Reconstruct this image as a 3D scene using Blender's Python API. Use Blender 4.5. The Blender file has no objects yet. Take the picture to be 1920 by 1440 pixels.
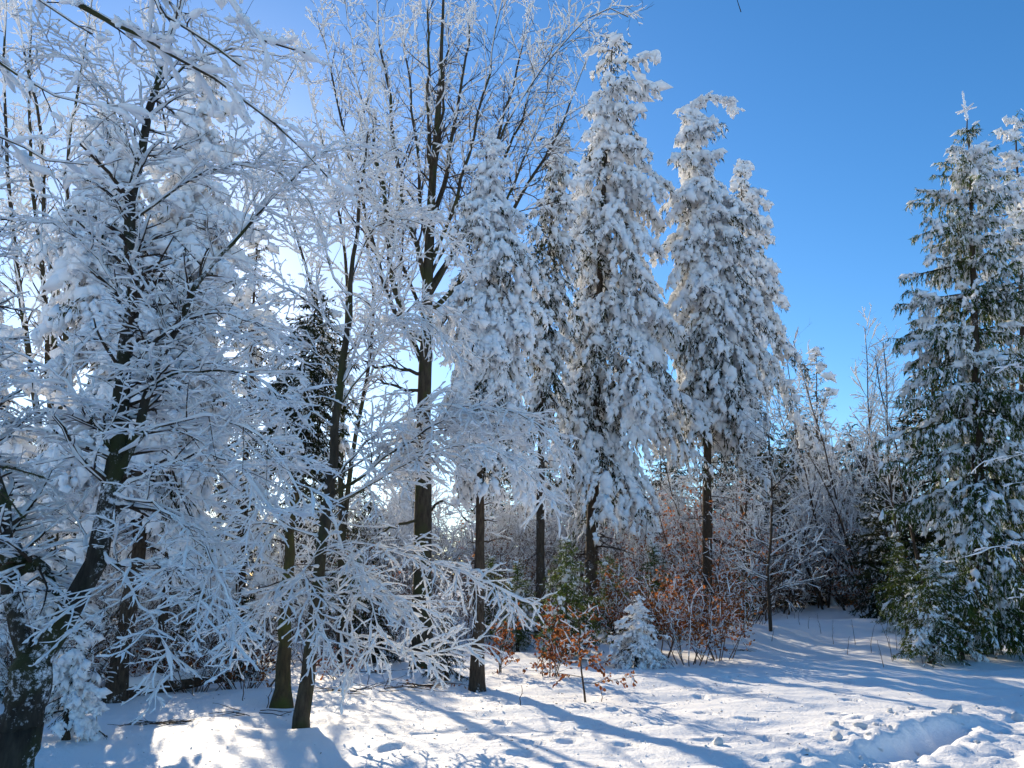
import bpy, math
import numpy as np
from mathutils import Vector

# ------------------------------------------------------------------ camera, sky, sun, exposure
scene = bpy.context.scene
F = 1450.0                        # focal length in pixels of the 1920 px wide photograph
PITCH = math.radians(14.3)
CAM_H = 1.6
cd = bpy.data.cameras.new('camera')
cam = bpy.data.objects.new('camera', cd)
scene.collection.objects.link(cam)
cam.location = (0, 0, CAM_H)
cam.rotation_euler = (math.radians(90) + PITCH, 0, 0)
cd.sensor_width = 36
cd.lens = 36 * F / 1920
cd.clip_start = 0.05
cd.clip_end = 3000
scene.camera = cam
scene.render.resolution_x, scene.render.resolution_y = 1024, 768

SUN_AZ, SUN_EL = math.radians(-23), math.radians(20.5)
world = bpy.data.worlds.new('World')
scene.world = world
world.use_nodes = True
wn = world.node_tree
bg = wn.nodes['Background']
sky = wn.nodes.new('ShaderNodeTexSky')
sky.sky_type = 'NISHITA'
sky.sun_disc = False
sky.sun_elevation = SUN_EL
sky.sun_rotation = SUN_AZ % (2 * math.pi)
sky.altitude = 900
sky.air_density = 1.0
sky.dust_density = 0.42
sky.ozone_density = 3.0
hs = wn.nodes.new('ShaderNodeHueSaturation')
hs.inputs['Saturation'].default_value = 1.25
wn.links.new(sky.outputs[0], hs.inputs['Color'])
wn.links.new(hs.outputs[0], bg.inputs['Color'])
bg.inputs['Strength'].default_value = 0.12

sd = bpy.data.lights.new('sun', 'SUN')
sd.energy = 4.6
sd.angle = math.radians(0.53)
sd.color = (1.0, 0.84, 0.61)
sun = bpy.data.objects.new('sun', sd)
scene.collection.objects.link(sun)
sdir = Vector((math.sin(SUN_AZ) * math.cos(SUN_EL), math.cos(SUN_AZ) * math.cos(SUN_EL), math.sin(SUN_EL)))
sun.rotation_euler = sdir.to_track_quat('Z', 'Y').to_euler()
sun.location = (-20, 40, 30)

vs = scene.view_settings
vs.view_transform = 'Standard'
vs.look = 'None'
vs.exposure = 0.78
vs.gamma = 1.0
vs.use_curve_mapping = False
scene.cycles.use_denoising = True
scene.cycles.max_bounces = 12
scene.cycles.diffuse_bounces = 9
scene.cycles.transmission_bounces = 3
scene.cycles.sample_clamp_indirect = 6

# ------------------------------------------------------------------ pixel helpers (place things where the photograph shows them)
CP, SP = math.cos(PITCH), math.sin(PITCH)


def W(px, py, Y):
    """the point at distance Y (metres, along the ground axis) that the photograph shows at px, py"""
    cx, cy = (px - 960) / F, (720 - py) / F
    s = Y / (CP - cy * SP)
    return np.array([cx * s, Y, CAM_H + (SP + cy * CP) * s])


def G(px, py):
    """the point of the level ground the photograph shows at px, py"""
    cx, cy = (px - 960) / F, (720 - py) / F
    s = -CAM_H / (SP + cy * CP)
    return np.array([cx * s, (CP - cy * SP) * s])


def X(px, Y, py=1150):
    return W(px, py, Y)[0]


# ------------------------------------------------------------------ noise
def hash2(ix, iy, seed):
    n = (ix.astype(np.int64) * 374761393 + iy.astype(np.int64) * 668265263 + seed * 974711) & 0x7fffffff
    n = ((n ^ (n >> 13)) * 1274126177) & 0x7fffffff
    n = (n ^ (n >> 16)) & 0xffff
    return n / 65535.0


def vnoise(x, y, seed=0):
    x = np.asarray(x, float); y = np.asarray(y, float)
    x0, y0 = np.floor(x), np.floor(y)
    fx, fy = x - x0, y - y0
    fx = fx * fx * fx * (fx * (fx * 6 - 15) + 10); fy = fy * fy * fy * (fy * (fy * 6 - 15) + 10)
    a, b = hash2(x0, y0, seed), hash2(x0 + 1, y0, seed)
    c, d = hash2(x0, y0 + 1, seed), hash2(x0 + 1, y0 + 1, seed)
    return (a * (1 - fx) + b * fx) * (1 - fy) + (c * (1 - fx) + d * fx) * fy - 0.5


def sstep(a, b, x):
    t = np.clip((x - a) / (b - a), 0, 1)
    return t * t * (3 - 2 * t)


def seg_dist(x, y, pts):
    best = np.full(np.shape(x), 1e9)
    for (ax, ay), (bx, by) in zip(pts[:-1], pts[1:]):
        dx, dy = bx - ax, by - ay
        t = np.clip(((x - ax) * dx + (y - ay) * dy) / (dx * dx + dy * dy), 0, 1)
        best = np.minimum(best, np.hypot(x - ax - t * dx, y - ay - t * dy))
    return best


TRENCH = [G(1620, 1490), G(1730, 1425), G(1830, 1370), G(1940, 1335), G(2080, 1315)]
SIDE = [G(1665, 1405), G(1730, 1378), G(1790, 1352)]
FEET = [(1080, 1380), (1112, 1366), (1062, 1405), (1000, 1408), (1052, 1352), (890, 1376), (795, 1387), (942, 1360), (916, 1398), (1266, 1396),
        (1582, 1254), (1583, 1268), (1597, 1276), (1552, 1277), (1588, 1299), (1595, 1308), (1566, 1334), (1594, 1340), (1578, 1346), (1616, 1353),
        (1604, 1365), (1614, 1386), (1570, 1377), (1640, 1407), (1660, 1425), (1655, 1448), (1320, 1338), (1312, 1300), (1404, 1352), (1500, 1385),
        (1372, 1266), (1240, 1312), (1150, 1330), (980, 1430), (1180, 1412), (730, 1420), (1450, 1330), (1440, 1400), (1700, 1300)]
FEETP = [tuple(G(*p)) for p in FEET]


HOLLOWS = [(W(a, b, c)[0], c) for a, b, c in ((895, 1272, 12.9), (567, 1343, 9.3), (790, 1238, 16), (530, 1306, 10.9), (216, 1312, 11.5), (292, 1296, 12.8), (1092, 1292, 11.7))]


def hgt(x, y):
    x = np.asarray(x, float); y = np.asarray(y, float)
    d = np.hypot(x, y)
    h = 0.30 * vnoise(x * .12 + 3, y * .12 + 7, 1) + 0.13 * vnoise(x * .42, y * .42, 2) + 0.045 * vnoise(x * 1.1, y * 1.3, 3)
    # wind-combed ridges
    u, v = x * .95 + y * .3, y * .95 - x * .3
    h = h + 0.055 * vnoise(u * .7, v * 2.2, 4) + 0.024 * vnoise(u * 2.2, v * 5.5, 5) + (0.014 * vnoise(x * 6, y * 7, 6) + .010 * vnoise(u * 9, v * 14, 19)) * sstep(30, 12, d)
    # bumpy mounds towards the end of the glade and under the trees
    far = sstep(14, 22, y)
    h = h + far * (0.28 * vnoise(x * .55 + 9, y * .4, 7) + .12 * vnoise(x * 1.3, y * .9, 8))
    h = h + 0.016 * np.maximum(y - 22, 0) + 0.01 * np.maximum(np.abs(x) - 16, 0)
    h = h * sstep(0, 3, d) * (1 - .6 * sstep(60, 200, d))
    # the trodden trench, its side cut, the churned snow along it
    t = seg_dist(x, y, TRENCH)
    near = sstep(22, 14, d)
    edge = 0.60 + .45 * vnoise(x * 1.7, y * 1.7, 11) + .25 * vnoise(x * 6, y * 6, 12)
    h = h - near * 0.08 * sstep(edge + .10, edge - .12, t)
    churn = near * sstep(1.7, .75, t) * sstep(.3, .7, t)
    h = h + churn * (0.0 + 0.09 * np.maximum(vnoise(x * 3.1, y * 3.1, 13), 0) + .07 * np.maximum(vnoise(x * 9, y * 9, 14), -.1))
    h = h + near * sstep(.7, .3, t) * (.07 * vnoise(x * 4, y * 4, 15) + .05 * vnoise(x * 9, y * 9, 18))
    s = seg_dist(x, y, SIDE)
    h = h - near * 0.15 * sstep(.24, .10, s + .08 * vnoise(x * 5, y * 5, 16))
    h = h + near * .05 * sstep(.45, .3, s) * sstep(.2, .3, s) * (.3 + vnoise(x * 6, y * 6, 17))
    for k, (fx, fy) in enumerate(FEETP):
        a = .5 + .9 * math.sin(k * 2.3)
        ca, sa = math.cos(a), math.sin(a)
        dx, dy = x - fx, y - fy
        p, q = dx * ca + dy * sa, -dx * sa + dy * ca
        big = 1.0 if k < 10 or k > 25 else .75
        e = (p / (.075 * big)) ** 2 + (q / (.13 * big)) ** 2
        h = h - .075 * np.exp(-e * e * e * .5) + .012 * np.exp(-((np.sqrt(e) - 1.7) ** 2) * 4)
    for tx, ty in HOLLOWS:          # the snow sinks a little round each stem
        h = h - .07 * np.exp(-((x - tx) ** 2 + (y - ty) ** 2) / .11)
    return h


def h1(x, y):
    return float(hgt(np.array([x]), np.array([y]))[0])


# ------------------------------------------------------------------ materials
def mat(name):
    m = bpy.data.materials.new(name)
    m.use_nodes = True
    nt = m.node_tree
    nt.nodes.clear()
    out = nt.nodes.new('ShaderNodeOutputMaterial')
    return m, nt, out


def node(nt, kind, **kw):
    n = nt.nodes.new(kind)
    for k, v in kw.items():
        if k in n.inputs:
            n.inputs[k].default_value = v
        else:
            setattr(n, k, v)
    return n


def ramp(nt, fac, stops):
    r = nt.nodes.new('ShaderNodeValToRGB')
    el = r.color_ramp.elements
    while len(el) < len(stops):
        el.new(.5)
    for e, (p, c) in zip(el, stops):
        e.position = p
        e.color = (*c, 1)
    nt.links.new(fac, r.inputs[0])
    return r.outputs[0]


def leafy(name, stops, trans, rough=.8, scale=3.0, per_island=True):
    """thin matter that lets some light through: frost, needles, dry leaves"""
    m, nt, out = mat(name)
    tc = node(nt, 'ShaderNodeTexCoord')
    nz = node(nt, 'ShaderNodeTexNoise', Scale=scale, Detail=2.0)
    nt.links.new(tc.outputs['Object'], nz.inputs['Vector'])
    fac = nz.outputs['Fac']
    if per_island:
        geo = node(nt, 'ShaderNodeNewGeometry')
        mx = node(nt, 'ShaderNodeMath', operation='ADD')
        sub = node(nt, 'ShaderNodeMath', operation='MULTIPLY_ADD')
        sub.inputs[1].default_value = .7
        sub.inputs[2].default_value = -.35
        nt.links.new(geo.outputs['Random Per Island'], sub.inputs[0])
        nt.links.new(sub.outputs[0], mx.inputs[0])
        nt.links.new(fac, mx.inputs[1])
        fac = mx.outputs[0]
    col = ramp(nt, fac, stops)
    df = node(nt, 'ShaderNodeBsdfDiffuse', Roughness=rough)
    tr = node(nt, 'ShaderNodeBsdfTranslucent')
    nt.links.new(col, df.inputs['Color'])
    nt.links.new(col, tr.inputs['Color'])
    ms = node(nt, 'ShaderNodeMixShader')
    ms.inputs[0].default_value = trans
    nt.links.new(df.outputs[0], ms.inputs[1])
    nt.links.new(tr.outputs[0], ms.inputs[2])
    nt.links.new(ms.outputs[0], out.inputs['Surface'])
    return m


def bark(name, dark, light, moss=None, scale=9.0, frost=0.0):
    m, nt, out = mat(name)
    tc = node(nt, 'ShaderNodeTexCoord')
    mp = node(nt, 'ShaderNodeMapping')
    mp.inputs['Scale'].default_value = (1, 1, .25)
    nt.links.new(tc.outputs['Object'], mp.inputs[0])
    nz = node(nt, 'ShaderNodeTexNoise', Scale=scale * 2, Detail=6.0, Roughness=.65)
    nt.links.new(mp.outputs[0], nz.inputs['Vector'])
    col = ramp(nt, nz.outputs['Fac'], [(.32, dark), (.68, light)])
    if moss:
        n2 = node(nt, 'ShaderNodeTexNoise', Scale=2.2, Detail=4.0)
        nt.links.new(tc.outputs['Object'], n2.inputs['Vector'])
        f = ramp(nt, n2.outputs['Fac'], [(.47, (0, 0, 0)), (.62, (1, 1, 1))])
        mx = node(nt, 'ShaderNodeMix', data_type='RGBA')
        nt.links.new(f, mx.inputs[0])
        nt.links.new(col, mx.inputs[6])
        mx.inputs[7].default_value = (*moss, 1)
        col = mx.outputs[2]
    if frost:
        n3 = node(nt, 'ShaderNodeTexNoise', Scale=24.0, Detail=5.0, Roughness=.75)
        nt.links.new(tc.outputs['Object'], n3.inputs['Vector'])
        n4 = node(nt, 'ShaderNodeTexNoise', Scale=2.6, Detail=2.0)
        nt.links.new(tc.outputs['Object'], n4.inputs['Vector'])
        ad = node(nt, 'ShaderNodeMath', operation='ADD')
        nt.links.new(n3.outputs['Fac'], ad.inputs[0])
        nt.links.new(n4.outputs['Fac'], ad.inputs[1])
        f = ramp(nt, ad.outputs[0], [(.0, (0, 0, 0)), (1.0, (1, 1, 1))])
        lo = 1.24 - frost * .3
        mr = node(nt, 'ShaderNodeMapRange')
        mr.inputs[1].default_value, mr.inputs[2].default_value = lo, lo + .16
        nt.links.new(ad.outputs[0], mr.inputs[0])
        mx = node(nt, 'ShaderNodeMix', data_type='RGBA')
        nt.links.new(mr.outputs[0], mx.inputs[0])
        nt.links.new(col, mx.inputs[6])
        mx.inputs[7].default_value = (.82, .84, .88, 1)
        col = mx.outputs[2]
    bs = node(nt, 'ShaderNodeBsdfPrincipled', Roughness=.9)
    bs.inputs['Specular IOR Level'].default_value = .15
    nt.links.new(col, bs.inputs['Base Color'])
    bp = node(nt, 'ShaderNodeBump', Strength=.8, Distance=.02)
    nt.links.new(nz.outputs['Fac'], bp.inputs['Height'])
    nt.links.new(bp.outputs[0], bs.inputs['Normal'])
    nt.links.new(bs.outputs[0], out.inputs['Surface'])
    return m


def snow_mat(name):
    m, nt, out = mat(name)
    tc = node(nt, 'ShaderNodeTexCoord')
    n1 = node(nt, 'ShaderNodeTexNoise', Scale=22.0, Detail=6.0, Roughness=.65)
    n2 = node(nt, 'ShaderNodeTexNoise', Scale=140.0, Detail=2.0)
    n3 = node(nt, 'ShaderNodeTexNoise', Scale=.8, Detail=3.0)
    for n in (n1, n2, n3):
        nt.links.new(tc.outputs['Object'], n.inputs['Vector'])
    col = ramp(nt, n3.outputs['Fac'], [(.3, (.90, .905, .915)), (.7, (.94, .94, .945))])
    bs = node(nt, 'ShaderNodeBsdfPrincipled', Roughness=.6)
    bs.inputs['Specular IOR Level'].default_value = .25
    nt.links.new(col, bs.inputs['Base Color'])
    b1 = node(nt, 'ShaderNodeBump', Strength=.7, Distance=.035)
    nt.links.new(n1.outputs['Fac'], b1.inputs['Height'])
    b2 = node(nt, 'ShaderNodeBump', Strength=.35, Distance=.006)
    nt.links.new(n2.outputs['Fac'], b2.inputs['Height'])
    nt.links.new(b1.outputs[0], b2.inputs['Normal'])
    nt.links.new(b2.outputs[0], bs.inputs['Normal'])
    nt.links.new(bs.outputs[0], out.inputs['Surface'])
    return m


M_SNOW = snow_mat('snow')
M_FROST = leafy('frost', [(.2, (.93, .94, .955)), (.8, (.965, .965, .97))], .13, per_island=False)
M_RIME = leafy('rime_on_twigs', [(.2, (.93, .94, .955)), (.8, (.965, .965, .97))], .22, per_island=False)
M_NEEDLE = leafy('needles', [(.2, (.016, .024, .012)), (.55, (.036, .048, .020)), (.9, (.075, .075, .030))], .30)
M_NEEDLE_GREEN = leafy('green_needles', [(.2, (.040, .072, .022)), (.6, (.095, .145, .038)), (.9, (.16, .19, .055))], .46)
M_LEAF = leafy('dry_beech_leaf', [(.15, (.12, .036, .018)), (.45, (.27, .085, .028)), (.8, (.42, .18, .07))], .45)
M_LEAF_RED = leafy('red_brown_leaf', [(.15, (.16, .052, .022)), (.5, (.34, .115, .038)), (.85, (.50, .22, .08))], .45)
M_BARK = bark('beech_bark', (.030, .024, .018), (.085, .070, .050), moss=(.055, .058, .024))
M_BARK_FROST = bark('frosted_bark', (.022, .018, .015), (.065, .055, .042), moss=(.045, .05, .02), frost=.55)
M_SPRUCE = bark('spruce_bark', (.035, .024, .017), (.105, .076, .052), scale=16, frost=.24)
M_MOSSY = bark('mossy_bark', (.04, .03, .018), (.11, .08, .04), moss=(.085, .085, .022))
M_TWIG = bark('twig_bark', (.036, .026, .020), (.095, .068, .048), scale=20)
M_TWIG_RED = bark('reddish_twig_bark', (.060, .034, .022), (.16, .092, .056), scale=20)


# ------------------------------------------------------------------ mesh building
def build(name, chunks, mats, parent=None, smooth=True, kind=None, loc=None):
    """chunks: list of (verts n x 3, faces m x 3 or m x 4, material slot). One mesh object."""
    chunks = [c for c in chunks if c is not None and len(c[0]) and len(c[1])]
    if not chunks:
        return None
    Vs, lv, ls, mi, off, lo = [], [], [], [], 0, 0
    for V, Fa, k in chunks:
        V = np.asarray(V, np.float32).reshape(-1, 3)
        Fa = np.asarray(Fa, np.int32)
        Vs.append(V)
        lv.append((Fa + off).ravel())
        ls.append(lo + np.arange(len(Fa), dtype=np.int32) * Fa.shape[1])
        mi.append(np.full(len(Fa), k, np.int32))
        off += len(V)
        lo += Fa.size
    V, lv, ls, mi = np.concatenate(Vs), np.concatenate(lv), np.concatenate(ls), np.concatenate(mi)
    me = bpy.data.meshes.new(name)
    me.vertices.add(len(V)); me.vertices.foreach_set('co', V.ravel())
    me.loops.add(len(lv)); me.loops.foreach_set('vertex_index', lv)
    me.polygons.add(len(ls)); me.polygons.foreach_set('loop_start', ls)
    me.polygons.foreach_set('material_index', mi)
    me.polygons.foreach_set('use_smooth', np.full(len(ls), smooth))
    for m in mats:
        me.materials.append(m)
    me.update(calc_edges=True)
    o = bpy.data.objects.new(name, me)
    scene.collection.objects.link(o)
    if parent is not None:
        o.parent = parent
    if loc is not None:
        o.location = loc
    if kind:
        o['kind'] = kind
    return o


def thing(name, label, cat, loc, group=None):
    o = bpy.data.objects.new(name, None)
    scene.collection.objects.link(o)
    o.location = [float(v) for v in loc]
    o.empty_display_size = .2
    o['label'] = label
    o['category'] = cat
    if group:
        o['group'] = group
    return o


def tag(o, label, cat, group=None):
    o['label'] = label
    o['category'] = cat
    if group:
        o['group'] = group
    return o


def dup(root, label, loc, rz=0.0, sc=1.0, group=None):
    def cp(o, parent):
        c = o.copy()
        scene.collection.objects.link(c)
        if parent is not None:
            c.parent = parent
        for ch in o.children:
            cp(ch, c)
        return c
    r = cp(root, None)
    r.location = [float(v) for v in loc]
    r.rotation_euler = (0, 0, rz)
    r.scale = (sc, sc, sc) if np.isscalar(sc) else sc
    r['label'] = label
    if group:
        r['group'] = group
    return r


def nrm(v):
    return v / np.maximum(np.linalg.norm(v, axis=-1, keepdims=True), 1e-9)


def tubes(P, R, S=4, k=0, squash=None):
    """P (N,K,3), R (N,K): N tapered tubes with S sides"""
    if P is None or len(P) == 0:
        return None
    N, K, _ = P.shape
    T = np.empty_like(P)
    T[:, 1:-1] = P[:, 2:] - P[:, :-2]
    T[:, 0] = P[:, 1] - P[:, 0]
    T[:, -1] = P[:, -1] - P[:, -2]
    T = nrm(T)
    chord = nrm(P[:, -1] - P[:, 0])
    ref = np.where(np.abs(chord[:, 2:3]) > .8, np.array([[1., .13, 0]]), np.array([[0, 0, 1.]]))[:, None, :]
    u = nrm(np.cross(T, np.broadcast_to(ref, T.shape)))
    v = np.cross(u, T)
    a = np.arange(S) / S * 2 * np.pi + .4
    V = P[:, :, None, :] + R[:, :, None, None] * (np.cos(a)[None, None, :, None] * u[:, :, None, :] + np.sin(a)[None, None, :, None] * v[:, :, None, :])
    i = np.arange(N)[:, None, None] * K * S
    j = np.arange(K - 1)[None, :, None] * S
    s = np.arange(S)[None, None, :]
    s2 = (s + 1) % S
    Q = np.stack([i + j + s, i + j + s2, i + j + S + s2, i + j + S + s], -1).reshape(-1, 4)
    return V.reshape(-1, 3), Q, k


def resample(pts, K, rng=None, jit=0.0):
    pts = np.asarray(pts, float)
    n = len(pts)
    d = np.r_[0, np.cumsum(np.linalg.norm(np.diff(pts, axis=0), axis=1))]
    t = np.linspace(0, d[-1], K)
    # Catmull-Rom through the points
    idx = np.clip(np.searchsorted(d, t, side='right') - 1, 0, n - 2)
    w = ((t - d[idx]) / np.maximum(d[idx + 1] - d[idx], 1e-9))[:, None]
    p0, p1, p2, p3 = pts[np.maximum(idx - 1, 0)], pts[idx], pts[idx + 1], pts[np.minimum(idx + 2, n - 1)]
    out = .5 * (2 * p1 + (p2 - p0) * w + (2 * p0 - 5 * p1 + 4 * p2 - p3) * w ** 2 + (3 * p1 - p0 - 3 * p2 + p3) * w ** 3)
    if rng is not None and jit:
        j = rng.normal(0, jit, out.shape)
        j[0] = 0
        out = out + j
    return out


def plen(P):
    return np.linalg.norm(np.diff(P, axis=1), axis=2).sum(1)


def grow(rng, P, R, dens=None, n=None, t0=.15, t1=1.0, L=.5, absl=False, lj=.35, ang=50, aj=12, K=5, up=0.0, wander=.08, flat=0.0, rr=.6, tip=.35,
         taper=True, minr=.002, bias=None):
    """side shoots of every polyline of P. dens: per metre; L: length (absolute, or of the parent's); flat: how far they lie in one plane"""
    N, Kp, _ = P.shape
    pl = plen(P)
    if dens is not None:
        cnt = np.floor(dens * pl * (t1 - t0) + rng.random(N)).astype(int)
        cnt = np.maximum(cnt, 1)
    else:
        cnt = np.full(N, n)
    i = np.repeat(np.arange(N), cnt)
    M = len(i)
    first = np.repeat(np.cumsum(cnt) - cnt, cnt)
    q = np.arange(M) - first
    t = t0 + (t1 - t0) * (q + rng.random(M)) / cnt[i]
    f = t * (Kp - 1)
    a = np.minimum(f.astype(int), Kp - 2)
    w = (f - a)[:, None]
    p = P[i, a] * (1 - w) + P[i, a + 1] * w
    r = R[i, a] * (1 - w[:, 0]) + R[i, a + 1] * w[:, 0]
    T = nrm(P[i, a + 1] - P[i, a])
    ln = (L if absl else L * pl[i]) * (1 + lj * rng.uniform(-1, 1, M))
    if taper:
        ln = ln * (1.15 - .75 * t)
    side = nrm(np.cross(T, np.array([0, 0, 1.])) + 1e-6)
    sg = np.where((q + i) % 2 == 0, 1.0, -1.0)[:, None]
    rv = rng.normal(size=(M, 3))
    rv = nrm(rv - (rv * T).sum(1, keepdims=True) * T)
    perp = nrm(side * sg * flat + rv * (1 - flat) * .9 + 1e-9)
    if bias is not None:
        perp = nrm(perp + np.asarray(bias))
    an = np.radians(ang + aj * rng.normal(size=M))[:, None]
    d = nrm(np.cos(an) * T + np.sin(an) * perp)
    out = np.empty((M, K, 3))
    out[:, 0] = p
    for s in range(1, K):
        d = d + rng.normal(0, wander, (M, 3))
        d[:, 2] += up
        d = nrm(d)
        out[:, s] = out[:, s - 1] + d * (ln / (K - 1))[:, None]
    r0 = np.maximum(r * rr, minr)
    rad = r0[:, None] * np.linspace(1, tip, K)[None]
    return out, np.maximum(rad, minr * .6)


def rime(rng, P, R, th, S=3, k=0, off=.5, noise=.55, tipblob=1.1, wind=(0, -.75, .45)):
    """a crust of rime along each twig, sitting on its windward/upper side"""
    if P is None or len(P) == 0:
        return None
    N, K, _ = P.shape
    th = np.broadcast_to(np.asarray(th, float), R.shape)
    r = R * .75 + th * (1 + noise * rng.normal(size=(N, K))) * rng.uniform(.7, 1.25, (N, 1))
    r = np.maximum(r, th * .3)
    r[:, -1] *= .55 * tipblob
    r[:, 0] *= .7
    Q = P + np.asarray(wind) * (R * off + th * .5)[:, :, None] + rng.normal(size=P.shape) * th[:, :, None] * .12
    # a rounded end a little beyond the twig
    e = Q[:, -1] + nrm(Q[:, -1] - Q[:, -2]) * th[:, -1:] * .9
    Q = np.concatenate([Q, e[:, None]], 1)
    r = np.concatenate([r, r[:, -1:] * .25], 1)
    return tubes(Q, r, S, k)


_phi = (1 + 5 ** .5) / 2
ICO = nrm(np.array([[-1, _phi, 0], [1, _phi, 0], [-1, -_phi, 0], [1, -_phi, 0], [0, -1, _phi], [0, 1, _phi], [0, -1, -_phi], [0, 1, -_phi],
                    [_phi, 0, -1], [_phi, 0, 1], [-_phi, 0, -1], [-_phi, 0, 1]], float))
ICOF = np.array([[0, 11, 5], [0, 5, 1], [0, 1, 7], [0, 7, 10], [0, 10, 11], [1, 5, 9], [5, 11, 4], [11, 10, 2], [10, 7, 6], [7, 1, 8],
                 [3, 9, 4], [3, 4, 2], [3, 2, 6], [3, 6, 8], [3, 8, 9], [4, 9, 5], [2, 4, 11], [6, 2, 10], [8, 6, 7], [9, 8, 1]])


_a5 = np.arange(5) / 5 * 2 * np.pi
BIP = np.concatenate([[[-1.05, 0, 0], [1.05, 0, 0]], np.stack([np.array([.18, -.2, .1, .2, -.15]), np.cos(_a5) * 1.1, np.sin(_a5) * 1.1], -1)])
BIPF = np.array([[0, 2 + (k + 1) % 5, 2 + k] for k in range(5)] + [[1, 2 + k, 2 + (k + 1) % 5] for k in range(5)])


def lumps(rng, C, D, r, el, k=0, rough=.36, flatn=None, fl=1.0):
    """irregular lumps of rime: centres C, long axis D, radius r, elongation el"""
    M = len(C)
    if not M:
        return None
    D = nrm(D)
    if flatn is None:
        flatn = rng.normal(size=(M, 3))
    u = nrm(np.cross(D, flatn) + 1e-6)
    w = np.cross(u, D)
    B = BIP[None] * (1 + rough * rng.normal(size=(M, 7, 1))).clip(.4, 1.55)
    V = C[:, None] + (B[..., 0:1] * D[:, None] * el[:, None, None] + B[..., 1:2] * u[:, None] + B[..., 2:3] * w[:, None] * fl) * r[:, None, None]
    Fa = (BIPF[None] + (np.arange(M) * 7)[:, None, None]).reshape(-1, 3)
    return V.reshape(-1, 3), Fa, k


def spikes(rng, C, D, ln, wd, k=0):
    """narrow pointed faces: needle tufts or feathers of rime"""
    M = len(C)
    if not M:
        return None
    D = nrm(D)
    s = nrm(np.cross(D, rng.normal(size=(M, 3))) + 1e-6) * wd[:, None]
    V = np.stack([C - s, C + s, C + D * ln[:, None]], 1)
    Fa = np.arange(M)[:, None] * 3 + np.array([[0, 1, 2]])
    return V.reshape(-1, 3), Fa, k


def along(rng, P, dens=None, n=None, t0=0., t1=1., ):
    """points spread along polylines: (points, tangents, t, index)"""
    N, Kp, _ = P.shape
    cnt = np.full(N, n) if n is not None else np.maximum(np.floor(plen(P) * dens + rng.random(N)).astype(int), 1)
    i = np.repeat(np.arange(N), cnt)
    q = np.arange(len(i)) - np.repeat(np.cumsum(cnt) - cnt, cnt)
    t = t0 + (t1 - t0) * (q + rng.random(len(i))) / cnt[i]
    f = t * (Kp - 1)
    a = np.minimum(f.astype(int), Kp - 2)
    w = (f - a)[:, None]
    return P[i, a] * (1 - w) + P[i, a + 1] * w, nrm(P[i, a + 1] - P[i, a]), t, i


# ------------------------------------------------------------------ ground
def axis(lo, hi, step, far, grow_=1.13):
    a = list(np.arange(lo, hi + 1e-6, step))
    s, v = step, hi
    while v < far:
        s *= grow_; v += s; a.append(v)
    s, v = step, lo
    b = []
    while v > -far:
        s *= grow_; v -= s; b.append(v)
    return np.array(b[::-1] + a)


gx, gy = axis(-6.0, 10.0, .06, 900, 1.22), axis(4.8, 16.0, .055, 900, 1.15)
GX, GY = np.meshgrid(gx, gy)
GZ = hgt(GX, GY)
nx, ny = len(gx), len(gy)
ii = (np.arange(ny - 1)[:, None] * nx + np.arange(nx - 1)[None]).ravel()
ground = build('snowy_ground', [(np.stack([GX, GY, GZ], -1).reshape(-1, 3), np.stack([ii, ii + 1, ii + nx + 1, ii + nx], -1), 0)], [M_SNOW], kind='structure')


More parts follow.
